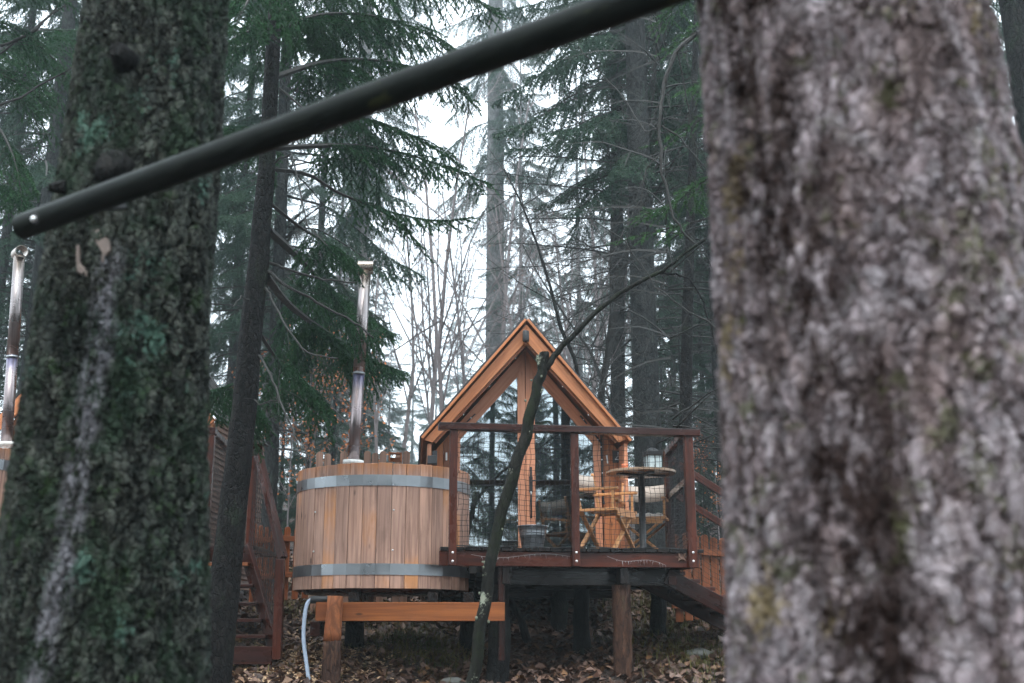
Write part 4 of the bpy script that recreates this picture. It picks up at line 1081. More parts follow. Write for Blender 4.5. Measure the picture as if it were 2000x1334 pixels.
LT = [(2000, 175, 205, ), ]
def hero_left():
    Y = 3.6; pts = [(1334, 183, 200), (900, 214, 184), (600, 246, 170), (300, 281, 155), (0, 307, 142)]
    cs = [(at(cx, py, Y), hw / F * Y) for py, cx, hw in pts]
    c0 = cs[0][0]; low = (Vector((c0.x - .06, Y, gz(c0.x, Y) - .15)), .36); mid = (Vector((c0.x - .03, Y, .8)), .335)
    top1 = cs[-1][0] + Vector((.12, 0, 1.5)); top2 = cs[-1][0] + Vector((.3, .1, 8.0))
    lst = [low, mid] + cs + [(top1, .21), (top2, .15)]
    t = thing('spruce_tree', 'thick mossy green spruce trunk in the left foreground behind the slanting pole', 'tree', (low[0].x, Y, gz(low[0].x, Y)))
    # dense part seen by the camera
    body = [l for l in lst[:7]] + [(top1, .21)]
    trunk_grid('trunk', body, 420, 1500, M['bark_left'], t, .0, 4)
    MB().tube([top1 - Vector((0, 0, .05)), top2], [.205, .15], 24).build('upper_trunk', M['bark_mid'], t)
    # branch stub collars
    for px, py, L, r in ((233, 120, .07, .035), (212, 330, .05, .05), (98, 366, .05, .018)):
        a = at(px + (12 if px > 200 else 30), py, 3.35); dvec = Vector((-.1, -1, .15)).normalized() if px > 200 else Vector((-1, -.2, -.1)).normalized()
        MB().tube([a, a + dvec * L * .6, a + dvec * L], [r * 1.3, r, r * .7], 14, jit=.08).build('branch_stub', M['bark_dark'], t)
    # bark torn away below the pole: pale bare wood edges
    m = MB()
    for poly in ([(148, 478), (153, 476), (156, 515), (170, 527), (171, 541), (150, 532), (147, 505)], [(182, 452), (192, 446), (214, 470), (215, 490), (204, 502), (201, 514), (197, 512), (198, 494), (187, 476)]):
        m.prism([at(x, y, 3.322) for x, y in poly], Vector((0, .05, 0)), (0, 0, 1))
    m.build('bare_wood', simple('bare_wood', (.17, .135, .12), .9, 0, 60, .5, .9), t, .004)
    return t
hero_left()
def hero_right():
    Y = 2.1; pts = [(1334, 1772, 338), (900, 1735, 322), (450, 1692, 312), (0, 1634, 294)]
    cs = [(at(cx, py, Y), hw / F * Y * .985) for py, cx, hw in pts]
    c0 = cs[0][0]; low = (Vector((c0.x + .02, Y, gz(c0.x, Y) - .15)), .40); mid = (Vector((c0.x + .01, Y, .7)), .345)
    top1 = cs[-1][0] + Vector((-.05, 0, 1.0)); top2 = top1 + Vector((-.2, .1, 8))
    t = thing('spruce_tree', 'huge blurred grey pink spruce trunk filling the right foreground', 'tree', (low[0].x, Y, gz(low[0].x, Y)))
    trunk_grid('trunk', [low, mid] + cs + [(top1, .26)], 420, 1100, M['bark_right'], t, .0, 9)
    MB().tube([top1 - Vector((0, 0, .05)), top2], [.255, .16], 24).build('upper_trunk', M['bark_mid'], t)
hero_right()
def pole():
    a = at(44, 443, 3.2); 
    invY = lambda x: .3125 + (x - 60) * (.433 - .3125) / 940
    b = at(1385, 93 - (1385 - 1000) * .375, 1 / invY(1385)); c = at(1000, 93, 1 / invY(1000))
    t = thing('metal_pole', 'dark green metal pole slanting from the mossy trunk up to the grey trunk', 'pole', tuple(a))
    ax = (b - a).normalized(); n = 40; r = .0375
    pts = [a + (b - a) * i / 12 for i in range(13)]
    m = MB().tube(pts, r, n, False)
    m.tube([a + ax * .12, a + ax * .0], r * .88, n, False); m.build('tube', M['pole'], t)
    e = MB(); e.tube([a + ax * .10, a + ax * .11], r * .87, n); e.build('end_plug', M['black'], t)
    # slot with bolt near the left end
    vd = (CAM - a); vd = (vd - ax * vd.dot(ax)).normalized(); vd = (vd + Vector((0, 0, .25))).normalized()
    q = a + ax * .105 + vd * (r - .006)
    MB().tube([q, q + vd * .0075], .0165, 18).build('washer', M['blackmatte'], t)
    MB().ball(q + vd * .011, .0095, 8).build('bolt', M['screw'], t)
    # peg driven in the trunk holding the pole
    MB().tube([a + ax * .22 - vd * .01, a + ax * .22 - vd * .2], .012, 10).build('peg', M['black'], t)
pole()

# ================================================================== LEANING SNAG
def snag():
    P = [(914, 1400, 19), (927, 1310, 17), (946, 1180, 17), (965, 1060, 16.5), (998, 938, 17), (1027, 850, 17), (1047, 765, 16), (1059, 722, 15), (1063, 688, 13)]
    Y = 9.0; pts = [at(x, y, Y) for x, y, w in P]; rs = [w * .68 / F * Y for x, y, w in P]
    t = thing('dead_tree', 'leaning mossy dead trunk with sawn top crossing in front of the cabin', 'tree', (pts[0].x, Y, gz(pts[0].x, Y)))
    pts = [Vector((pts[0].x - .06, Y, gz(pts[0].x, Y) - .1))] + pts; rs = [rs[0] * 1.1] + rs
    PP = []; RR = []
    for i in range(len(pts) - 1):
        for k in range(6):
            f = k / 6; PP.append(pts[i].lerp(pts[i + 1], f)); RR.append(rs[i] + (rs[i + 1] - rs[i]) * f)
    PP.append(pts[-1]); RR.append(rs[-1])
    PP = [p + Vector((.008 * math.sin(i * 1.1), 0, 0)) for i, p in enumerate(PP)]
    MB().tube(PP, RR, 18, jit=.06).build('trunk', M['bark_snag'], t)
    def br(P, r0, r1, Y0=9.0, Y1=9.0):
        n = len(P); q = [at(x, y, Y0 + (Y1 - Y0) * i / (n - 1)) for i, (x, y) in enumerate(P)]; out = []
        for i in range(n - 1):
            for k in range(4): out.append(q[i].lerp(q[i + 1], k / 4) + Vector((random.uniform(-.006, .006), 0, random.uniform(-.006, .006))))
        out.append(q[-1]); return MB().tube(out, list(np.linspace(r0, r1, len(out))), 8, jit=.08)
    br([(1066, 722), (1078, 702), (1100, 675), (1135, 640), (1165, 608), (1212, 572), (1260, 545), (1295, 530), (1335, 498), (1380, 466)], .027, .011).build('branch', M['bark_snag'], t)
    br([(1290, 533), (1320, 536), (1345, 545), (1368, 575), (1390, 640), (1400, 690)], .010, .005).build('branch', M['bark_dark'], t)
    br([(1066, 722), (1050, 700), (1062, 690)], .03, .02).build('knot', M['bark_snag'], t)
    m = MB(); rng = random.Random(4)
    for i in range(35):
        k = rng.randrange(6, len(PP) - 1); a = rng.uniform(2.5, 6.8); m.ball(PP[k] + Vector((math.cos(a) * RR[k], math.sin(a) * RR[k] * .9, rng.uniform(-.1, .1))), rng.uniform(.006, .013), 3, (1, .6, 1.2))
    m.build('lichen', simple('pale_lichen', (.15, .165, .12), .9), t)
snag()

# ================================================================== SPRUCE FOLIAGE
def curve_pts(p0, d, L, n, droop, side=None, wob=.04, rng=RNG):
    pts = [np.array(p0, float)]; d = np.array(d, float); d /= np.linalg.norm(d); st = L / n
    for i in range(n):
        d = d + np.array([0, 0, -droop * st]) + rng.normal(0, wob, 3) * .5; d /= np.linalg.norm(d); pts.append(pts[-1] + d * st)
    return pts
def bough_segs(path, t0=.15, spread=.42, rng=RNG, sec_step=.055, tert=True, hang=1.0):
    """path: list of world points. returns wood segs and needle segs [p0,p1,r0,r1]"""
    path = [np.array(p, float) for p in path]; seg = np.array([np.linalg.norm(path[i + 1] - path[i]) for i in range(len(path) - 1)]); cum = np.concatenate([[0], np.cumsum(seg)]); L = cum[-1]
    def ev(s):
        i = min(len(seg) - 1, int(np.searchsorted(cum, s) - 1)); i = max(i, 0); f = (s - cum[i]) / seg[i]; return path[i] * (1 - f) + path[i + 1] * f, (path[i + 1] - path[i]) / seg[i]
    wood = []; nd = []; R0 = .006 + .0065 * L
    k = max(6, int(L / .12)); pr = None
    for i in range(k + 1):
        p, d = ev(L * i / k * .9999)
        if pr is not None:
            r0 = R0 * (1 - (i - 1) / k) + .003; r1 = R0 * (1 - i / k) + .003; wood.append((pr, p, r0, r1))
            if (i / k) > .75: nd.append((pr, p, 0, 0))
        pr = p
    s = t0 * L; side = 1
    while s < L * .985:
        p, d = ev(s); side = -side; f = s / L
        lat = np.cross(d, [0, 0, 1]); lat /= (np.linalg.norm(lat) + 1e-6)
        l2 = (spread * L * min(1, (1 - f) * 1.5 + .12) * (.55 + .45 * min(1, (f - t0 + .12) * 5))) * rng.uniform(.6, 1.15)
        l2 = min(l2, 1.1)
        if l2 > .05:
            dd = d * .75 + lat * side * rng.uniform(.6, 1.0) + np.array([0, 0, rng.uniform(-.25, .15)])
            n = 3 if l2 > .25 else 2; cp = curve_pts(p, dd, l2, n, 1.6 * hang, wob=.08, rng=rng)
            for a, b in zip(cp[:-1], cp[1:]): wood.append((a, b, .0035, .0022)); nd.append((a, b, 0, 0))
            if tert:
                q = .05; sd = 1
                while q < l2:
                    i = min(n - 1, int(q / l2 * n)); ff = q / l2 * n - i; pp = cp[i] * (1 - ff) + cp[i + 1] * ff; d2 = (cp[i + 1] - cp[i]); d2 /= np.linalg.norm(d2)
                    la = np.cross(d2, [0, 0, 1]); la /= (np.linalg.norm(la) + 1e-6); sd = -sd
                    l3 = rng.uniform(.07, .21) * min(1, (1 - q / l2) * 1.6 + .3)
                    e = d2 * .8 + la * sd * .8 + np.array([0, 0, -rng.uniform(.1, 1.1) * hang]); e /= np.linalg.norm(e)
                    nd.append((pp, pp + e * l3, 0, 0)); q += .055
        s += sec_step * rng.uniform(.7, 1.3)
    return wood, nd
def wood_mesh(segs, n=3):
    P0 = np.array([s[0] for s in segs]); P1 = np.array([s[1] for s in segs]); R0 = np.array([s[2] for s in segs]); R1 = np.array([s[3] for s in segs])
    D = P1 - P0; D /= (np.linalg.norm(D, axis=1, keepdims=True) + 1e-9); A = np.cross(D, [0.31, .22, .92]); A /= (np.linalg.norm(A, axis=1, keepdims=True) + 1e-9); B = np.cross(D, A)
    V = []; 
    for P, R in ((P0, R0), (P1, R1)):
        for j in range(n):
            a = 2 * np.pi * j / n; V.append(P + A * (R * math.cos(a))[:, None] + B * (R * math.sin(a))[:, None])
    V = np.stack(V, 1).reshape(-1, 3); k = np.arange(len(segs))[:, None] * (2 * n); T = []
    for j in range(n):
        j2 = (j + 1) % n; T.append(k + np.array([[j, j2, n + j2]])); T.append(k + np.array([[j, n + j2, n + j]]))
    return V, np.concatenate(T)
def needle_mesh(segs, dens, nl, nw, rng=RNG):
    P0 = np.array([s[0] for s in segs]); P1 = np.array([s[1] for s in segs]); D = P1 - P0; L = np.linalg.norm(D, axis=1)
    cnt = np.maximum(1, rng.poisson(L * dens)); idx = np.repeat(np.arange(len(segs)), cnt); n = len(idx)
    f = rng.random(n)[:, None]; P = P0[idx] * (1 - f) + P1[idx] * f; Dn = D[idx] / (L[idx][:, None] + 1e-9)
    A = rng.normal(0, 1, (n, 3)); A -= Dn * (A * Dn).sum(1, keepdims=True); A /= np.linalg.norm(A, axis=1, keepdims=True)
    E = Dn * .7 + A * .75; E /= np.linalg.norm(E, axis=1, keepdims=True); S = np.cross(E, rng.normal(0, 1, (n, 3))); S /= np.linalg.norm(S, axis=1, keepdims=True)
    l = nl * rng.uniform(.7, 1.2, (n, 1)); V = np.stack([P - S * nw / 2, P + S * nw / 2, P + E * l], 1).reshape(-1, 3)
    return V, np.arange(n * 3).reshape(-1, 3)
def cat(parts):
    V = []; T = []; o = 0
    for v, t in parts: V.append(v); T.append(t + o); o += len(v)
    return np.concatenate(V), np.concatenate(T)

# bough templates (pointing +x, base at the origin), reused inside generic crowns
def templates(n, L, dens, nl, nw, sec):
    out = []
    for i in range(n):
        rng = np.random.default_rng(100 + i + int(L * 10))
        p = [(0, 0, 0), (L * .25, 0, .02 * L), (L * .5, .03 * L, -.06 * L), (L * .75, .05 * L, -.17 * L), (L, .03 * L, -.22 * L)]
        w, s = bough_segs(p, .18, .36, rng, sec); out.append((wood_mesh(w), needle_mesh(s, dens, nl, nw, rng)))
    return out
TPL = templates(5, 2.6, 150, .042, .016, .075)
def crown_arrays(seed, z0, H, Lmax, nb, droop=.25, live0=0.0):
    rng = np.random.default_rng(seed); WW = []; NN = []
    for i in range(nb):
        f = ((i + rng.random() * .6) / nb) ** 1.05; z = z0 + (H - z0) * f
        L = Lmax * ((1 - f) ** .75 * .9 + .12) * rng.uniform(.6, 1.1) * (.65 + .35 * min(1, f * 6)); az = rng.uniform(0, 2 * np.pi); k = rng.integers(len(TPL)); s = L / 2.6
        tilt = -droop + .55 * f + rng.normal(0, .08)
        ca, sa = math.cos(az), math.sin(az); ct, st = math.cos(tilt), math.sin(tilt)
        Rm = np.array([[ca * ct, -sa, -ca * st], [sa * ct, ca, -sa * st], [st, 0, ct]]) * s
        (wv, wt), (nv, nt) = TPL[k]; o = np.array([0, 0, z])
        WW.append((wv @ Rm.T + o, wt)); NN.append((nv @ Rm.T + o, nt))
    return cat(WW), cat(NN)
CROWNS = []
for sd, z0, H, Lm, nb in ((1, 3.5, 22, 3.1, 95), (2, 2.8, 20, 2.8, 90), (3, 5.0, 24, 3.2, 90)):
    (wv, wt), (nv, nt) = crown_arrays(sd, z0, H, Lm, nb)
    CROWNS.append((np_mesh('boughs', wv, wt, M['twig']), np_mesh('crown', nv, nt, M['needle_far']), H))

def dead_branch_arrays(seed, z0, z1, nb, L0, L1, pale=False, up=.1, fork=True):
    """bare drooping lower branches with side twigs, around the local z axis"""
    rng = np.random.default_rng(seed); S = []
    for i in range(nb):
        z = rng.uniform(z0, z1); az = rng.uniform(0, 2 * np.pi); L = rng.uniform(L0, L1)
        d = np.array([math.cos(az), math.sin(az), rng.uniform(-.15, .25) + up]); cp = curve_pts([0, 0, z], d, L, 8, .22, wob=.10, rng=rng)
        r0 = .006 + L * .0055
        for k in range(8):
            a, b = cp[k], cp[k + 1]; S.append((a, b, r0 * (1 - k / 8) + .002, r0 * (1 - (k + 1) / 8) + .002))
            for q in range(3 if k > 0 else 0):
                f = rng.random(); p = a * (1 - f) + b * f; dd = (b - a) / np.linalg.norm(b - a) + rng.normal(0, .55, 3) + np.array([0, 0, -.15]); l = rng.uniform(.15, .75) * (1 - k / 12)
                cq = curve_pts(p, dd, l, 3, .6, wob=.12, rng=rng)
                for u, v in zip(cq[:-1], cq[1:]): S.append((u, v, .003, .002))
                if fork:
                    for _ in range(2): 
                        j = rng.integers(1, 3); e = curve_pts(cq[j], dd + rng.normal(0, .7, 3), l * .4, 2, .5, rng=rng)
                        for u, v in zip(e[:-1], e[1:]): S.append((u, v, .0022, .0016))
    return wood_mesh(S)
MIST = {}
def misty(me, mat):  # mesh copy in a paler material with distance haze in its colour
    if me.name not in MIST:
        c = me.copy(); c.materials.clear(); c.materials.append(mat); MIST[me.name] = c
    return MIST[me.name]
DEAD = []
for sd in (11, 12, 13):
    v, t_ = dead_branch_arrays(sd, 1.8, 8.5, 60, .8, 2.8); DEAD.append(np_mesh('dead_branches', v, t_, M['twig']))

def link_part(name, me, parent, loc=(0, 0, 0), rz=0.0, sc=(1, 1, 1)):
    o = bpy.data.objects.new(name, me); COL.objects.link(o); o.parent = parent; o.location = loc; o.rotation_euler = (0, 0, rz); o.scale = sc; return o

GEN_TRUNKS = {}
def straight_tree(px0, py0, px1, py1, Y, w0, w1, H, label, ci, di, mat='bark_far', crown_dz=0.0, group=None, sc=1.0, deadsc=1.0, flare=.5, kind='spruce_tree', Y1=None):
    """trunk through two image points at depth Y; its foot is on the ground, w = px width at the two points"""
    a, b = at(px0, py0, Y), at(px1, py1, Y1 or Y); d = (b - a) / (b.z - a.z); g = gz(a.x, a.y) - .1
    foot = a + d * (g - a.z); topz = g + H
    t = thing(kind, label, 'tree', tuple(foot), 0, group)
    ra, rb = w0 / 2 / F * Y, w1 / 2 / F * Y; slope = (rb - ra) / (b.z - a.z)
    P = []; R = []
    zs = np.concatenate([[0, .12, .3, .6, 1.0], np.linspace(1.6, H, 16)])
    for z in zs:
        p = foot + d * z; r = max(.025, ra + slope * (g + z - a.z)); r *= 1 + flare * math.exp(-z / .25)
        P.append(p + Vector((random.uniform(-1, 1), random.uniform(-1, 1), 0)) * .008); R.append(r)
    MB().tube(P, R, 16, jit=.02).build('trunk', M[mat], t)
    rz = random.uniform(0, 6.28)
    if ci is not None:
        w, n, h = CROWNS[ci]; s = H / h * sc
        link_part('boughs', w, t, (0, 0, crown_dz), rz, (s, s, H / h)); link_part('crown', n, t, (0, 0, crown_dz), rz, (s, s, H / h))
    if di is not None: link_part('dead_branches', DEAD[di], t, (0, 0, 0), rz + 1, (deadsc, deadsc, 1))
    return t

# trees the photograph shows one by one
straight_tree(1266, 900, 1243, 150, 17.0, 56, 44, 22, 'stout dark spruce right behind the table lantern with bare lower branches', 2, 0, 'bark_far', 1.5)
straight_tree(1208, 800, 1203, 150, 20.0, 30, 23, 23, 'straight slim spruce left of the stout one behind the cabin gable', 2, 1, 'bark_far', 2.0)
straight_tree(967, 620, 968, 100, 44.0, 38, 33, 34, 'pale misty trunk rising above the left slope of the cabin roof', 2, 2, 'bark_hazed', 4.5, deadsc=1.2, sc=.8)
straight_tree(696, 850, 712, 250, 36.0, 26, 23, 30, 'pale grey trunk directly behind the tall steel flue', 2, 1, 'bark_hazed', 3.0, sc=.8)
straight_tree(530, 900, 556, 200, 18.0, 27, 24, 21, 'grey spruce just right of the slim dark trunk, behind it', 1, 2, 'bark_far', 1.2)
straight_tree(58, 700, 116, 200, 18.0, 28, 27, 21, 'greyish leaning spruce between the left flue and the mossy trunk', 0, 0, 'bark_far', .5)
straight_tree(1330, 1100, 1347, 480, 15.0, 30, 20, 19, 'thin dark spruce with mossy flared foot right of the stout one', None, 1, 'bark_mid', 0, flare=1.6, deadsc=.7)
straight_tree(1388, 900, 1385, 300, 32.0, 19, 17, 26, 'thin pale trunk beyond the netted stair rail at right', 1, 2, 'bark_hazed', 2.0)
straight_tree(2040, 400, 1985, 30, 9.0, 70, 62, 17, 'dark leaning trunk at the top right corner beyond the grey trunk', None, None, 'bark_dark', flare=.3)

# ------------------------------------------------------------------ near spruce with hand placed boughs
def hero_tree(label, cents, Y, boughs, bare, mat, nmat, seed, dens=430, nl=.023, nw=.0062, extra_top=4.0, foot=True):
    pts = [at(x, y, Y) for x, y, w in cents]; rs = [w / 2 / F * Y for x, y, w in cents]
    p0 = pts[0]; dd = (pts[0] - pts[1]) / (pts[0].z - pts[1].z); g = gz(p0.x, Y) - .15
    if foot and p0.z > g: pts = [p0 + dd * (g - p0.z)] + pts; rs = [rs[0] * 1.3] + rs
    up = (pts[-1] - pts[-2]).normalized(); pts.append(pts[-1] + up * extra_top); rs.append(rs[-1] * .6)
    t = thing('spruce_tree', label, 'tree', (pts[0].x, pts[0].y, gz(pts[0].x, pts[0].y)))
    P = []; R = []
    for i in range(len(pts) - 1):
        for k in range(5): P.append(pts[i].lerp(pts[i + 1], k / 5) + Vector((random.uniform(-1, 1), 0, 0)) * .004); R.append(rs[i] + (rs[i + 1] - rs[i]) * k / 5)
    P.append(pts[-1]); R.append(rs[-1]); MB().tube(P, R, 22, jit=.025).build('trunk', M[mat], t)
    rng = np.random.default_rng(seed); W = []; N = []
    for bd in boughs:
        path = [at(x, y, yy) for x, y, yy in bd['p']]; Q = []
        for i in range(len(path) - 1):
            a = path[max(i - 1, 0)]; b = path[i]; c = path[i + 1]; e = path[min(i + 2, len(path) - 1)]
            for k in range(5):
                s = k / 5; Q.append(.5 * ((2 * b) + (c - a) * s + (2 * a - 5 * b + 4 * c - e) * s * s + (3 * b - a - 3 * c + e) * s ** 3))
        Q.append(path[-1])
        w, n = bough_segs(Q, bd.get('t0', .2), bd.get('sp', .36), rng, bd.get('step', .05), hang=bd.get('hang', 1.0))
        v, tt = wood_mesh(w, 4); bo = np_obj('bough', v, tt, M['twig'], t)
        v, tt = needle_mesh(n, dens, nl, nw, rng); np_obj('needles', v, tt, M[nmat], bo)
    for br in bare:
        S = []
        path = [np.array(at(x, y, yy)) for x, y, yy in br['p']]; Q = []
        for i in range(len(path) - 1):
            for k in range(4): Q.append(path[i] * (1 - k / 4) + path[i + 1] * (k / 4) + rng.normal(0, .006, 3))
        Q.append(path[-1]); r0, r1 = br.get('r', (.014, .005)); n = len(Q) - 1
        for i in range(n):
            S.append((Q[i], Q[i + 1], r0 + (r1 - r0) * i / n, r0 + (r1 - r0) * (i + 1) / n))
            for _ in range(br.get('tw', 1)):
                if rng.random() < .6:
                    dd_ = (Q[i + 1] - Q[i]); dd_ /= np.linalg.norm(dd_); cq = curve_pts(Q[i], dd_ + rng.normal(0, .6, 3) + [0, 0, -.2], rng.uniform(.08, .35), 3, .8, wob=.1, rng=rng)
                    for u, v2 in zip(cq[:-1], cq[1:]): S.append((u, v2, .0022, .0014))
        v, tt = wood_mesh(S, 6); np_obj('dead_branch', v, tt, M['twig'], t)
    return t

B = lambda p, **k: dict(p=p, **k)
hero_tree('slim dark spruce with drooping green boughs right of the mossy trunk',
    [(418, 1334, 64), (455, 1000, 54), (478, 800, 49), (491, 640, 45), (508, 480, 41), (523, 300, 34), (538, 0, 29)], 9.5,
    [B([(534, 331, 9.5), (603, 341, 9.6), (656, 374, 9.8), (728, 403, 10.0), (786, 420, 10.1), (860, 432, 10.2), (925, 425, 10.2)], t0=.38, sp=.20, hang=1.3),
     B([(728, 403, 10.0), (775, 432, 10.1), (812, 470, 10.1), (834, 508, 10.2)], t0=.2, sp=.25, hang=1.5),
     B([(535, 290, 9.5), (620, 285, 9.8), (700, 285, 10.2), (790, 300, 10.6), (880, 330, 11.0), (960, 362, 11.2)], t0=.2, sp=.24, hang=1.4),
     B([(536, 240, 9.5), (640, 225, 10.0), (740, 240, 10.5), (840, 285, 11.0), (905, 330, 11.2)], t0=.2, sp=.27, hang=1.3),
     B([(538, 150, 9.5), (640, 120, 10.0), (750, 120, 10.6), (860, 150, 11.2), (930, 210, 11.5)], t0=.12, sp=.3, hang=1.2),
     B([(538, 60, 9.5), (620, 30, 9.9), (720, 30, 10.3), (820, 60, 10.8), (900, 120, 11.2)], t0=.1, sp=.32, hang=1.2),
     B([(540, 0, 9.5), (640, -60, 10.0), (760, -70, 10.6), (880, -30, 11.2), (985, 40, 11.6)], t0=.1, sp=.3, hang=1.3),
     B([(540, -60, 9.5), (620, -130, 9.2), (740, -150, 9.0), (860, -100, 9.0), (950, -20, 9.1)], t0=.1, sp=.3, hang=1.3),
     B([(529, 398, 9.5), (584, 442, 9.9), (640, 478, 10.5), (672, 520, 11.2)], t0=.35, sp=.34, hang=1.3),
     B([(525, 450, 9.5), (580, 500, 10.6), (640, 560, 12.0), (700, 610, 13.6), (760, 660, 14.6)], t0=.3, sp=.28, hang=1.2),
     B([(520, 540, 9.5), (570, 600, 11.0), (640, 650, 12.8), (720, 700, 14.2), (790, 730, 15.2)], t0=.4, sp=.22, hang=1.2),
     B([(536, 100, 9.5), (500, 60, 9.3), (450, 80, 9.1), (400, 140, 9.0)], t0=.1, sp=.4),
     B([(530, 260, 9.5), (490, 250, 10.0), (450, 270, 10.6), (420, 320, 11.0)], t0=.2, sp=.4),
     B([(538, 30, 9.5), (560, 20, 10.4), (600, 60, 11.3), (640, 130, 12.0)], t0=.1, sp=.4),
     B([(538, -20, 9.5), (510, -40, 8.7), (480, 10, 8.0), (450, 70, 7.6)], t0=.2, sp=.35),
     B([(500, 640, 9.5), (540, 700, 10.4), (590, 760, 11.2), (630, 810, 11.8)], t0=.3, sp=.4, hang=1.2),
     B([(478, 740, 9.5), (440, 760, 10.4), (415, 790, 11.2), (405, 815, 11.6)], t0=.2, sp=.35, hang=.8)],
    [B([(522, 511, 9.5), (575, 530, 9.6), (632, 547, 9.7), (694, 552, 9.8)], r=(.014, .007)),
     B([(519, 528, 9.5), (560, 557, 9.5), (620, 590, 9.6), (694, 629, 9.7), (730, 660, 9.7)], r=(.016, .007)),
     B([(505, 690, 9.5), (530, 735, 9.3), (548, 780, 9.2), (566, 830, 9.1), (584, 876, 9.0)], r=(.012, .007)),
     B([(530, 320, 9.5), (570, 300, 9.3), (588, 380, 9.1), (600, 440, 9.0), (640, 480, 8.9)], r=(.010, .005)),
     B([(515, 560, 9.5), (530, 580, 9.4), (560, 640, 9.2), (600, 690, 9.1), (660, 700, 9.0)], r=(.012, .005)),
     B([(545, 170, 9.5), (600, 215, 9.3), (680, 230, 9.2), (760, 215, 9.1)], r=(.012, .005)),
     B([(500, 590, 9.5), (470, 580, 9.3), (455, 600, 9.2)], r=(.01, .004)),
     B([(483, 770, 9.5), (510, 790, 9.4), (540, 780, 9.4), (548, 720, 9.4)], r=(.008, .003))],
    'bark_mid', 'needle', 21, dens=620, nw=.0075)

hero_tree('spruce hidden behind the grey trunk whose bright green boughs hang out to its left',
    [(1560, 1300, 60), (1540, 800, 52), (1520, 400, 46), (1500, 0, 40)], 8.0,
    [B([(1505, 60, 8.0), (1440, 40, 8.0), (1380, 50, 8.1), (1330, 80, 8.2), (1280, 110, 8.3)], t0=.35, sp=.18, hang=.8),
     B([(1508, 180, 8.0), (1430, 190, 8.1), (1370, 230, 8.2), (1310, 270, 8.3), (1250, 290, 8.4)], t0=.4, sp=.16, hang=1.0),
     B([(1512, 330, 8.0), (1440, 330, 8.2), (1380, 350, 8.5), (1310, 400, 8.8), (1225, 430, 9.0)], t0=.4, sp=.20, hang=1.2),
     B([(1515, 400, 8.0), (1450, 400, 8.0), (1390, 425, 8.2), (1330, 440, 8.3), (1185, 478, 8.6)], t0=.5, sp=.14, hang=1.0),
     B([(1505, 100, 8.0), (1445, 110, 8.5), (1390, 160, 9.0), (1330, 180, 9.4)], t0=.4, sp=.22),
     B([(1500, -60, 8.0), (1440, -80, 8.2), (1370, -40, 8.5), (1310, 20, 8.8), (1270, 60, 9.0)], t0=.3, sp=.24)],
    [B([(1505, 20, 8.0), (1430, 30, 8.0), (1360, 65, 8.0), (1318, 102, 8.0), (1298, 165, 8.0), (1287, 245, 8.0), (1293, 340, 8.0), (1316, 425, 8.0), (1356, 475, 8.0)], r=(.022, .007)),
     B([(1325, 98, 8.0), (1340, 180, 8.1), (1352, 260, 8.2), (1370, 330, 8.3)], r=(.007, .004)),
     B([(1290, 300, 8.0), (1262, 330, 8.0), (1250, 390, 8.0), (1235, 420, 8.0)], r=(.006, .003)),
     B([(1288, 245, 8.0), (1262, 260, 8.1), (1225, 200, 8.3), (1190, 160, 8.4), (1130, 90, 8.5)], r=(.006, .003)),
     B([(1293, 245, 8.0), (1330, 270, 8.0), (1380, 330, 8.0)], r=(.007, .004)),
     B([(1510, 520, 8.0), (1450, 600, 8.0), (1400, 640, 8.0), (1330, 600, 8.0), (1280, 560, 8.0), (1220, 470, 8.0), (1160, 430, 8.1)], r=(.008, .003))],
    'bark_dark', 'needle_bright', 31)

hero_tree('spruce beyond the left edge reaching dark boughs in over the upper left',
    [(-170, 1300, 60), (-120, 700, 52), (-80, 200, 45), (-70, 0, 40)], 9.0,
    [B([(-75, 60, 9.0), (-20, 40, 9.0), (40, 60, 9.1), (100, 110, 9.2), (150, 160, 9.3)], t0=.1, sp=.34),
     B([(-78, 160, 9.0), (-20, 140, 9.2), (50, 170, 9.6), (110, 220, 10.0)], t0=.1, sp=.36),
     B([(-70, -20, 9.0), (-10, -60, 8.8), (70, -40, 8.6), (140, 10, 8.5)], t0=.1, sp=.36),
     B([(-80, 220, 9.0), (-30, 220, 8.8), (10, 270, 8.6), (35, 340, 8.5), (45, 420, 8.5)], t0=.15, sp=.34, hang=1.6),
     B([(-78, 100, 9.0), (-10, 100, 10.0), (70, 60, 11.0), (160, 60, 12.0)], t0=.1, sp=.34),
     B([(-90, 340, 9.0), (-30, 350, 9.5), (40, 400, 10.5), (90, 430, 11.0)], t0=.2, sp=.3)],
    [B([(-70, 60, 9.0), (0, 90, 9.0), (70, 60, 9.0), (130, -10, 9.0)], r=(.016, .008)),
     B([(-75, 150, 9.0), (10, 100, 9.1), (100, 30, 9.2), (170, -20, 9.2)], r=(.012, .006)),
     B([(-80, 230, 9.0), (40, 190, 9.1), (110, 150, 9.2), (160, 120, 9.2)], r=(.012, .006))],
    'bark_dark', 'needle', 41)

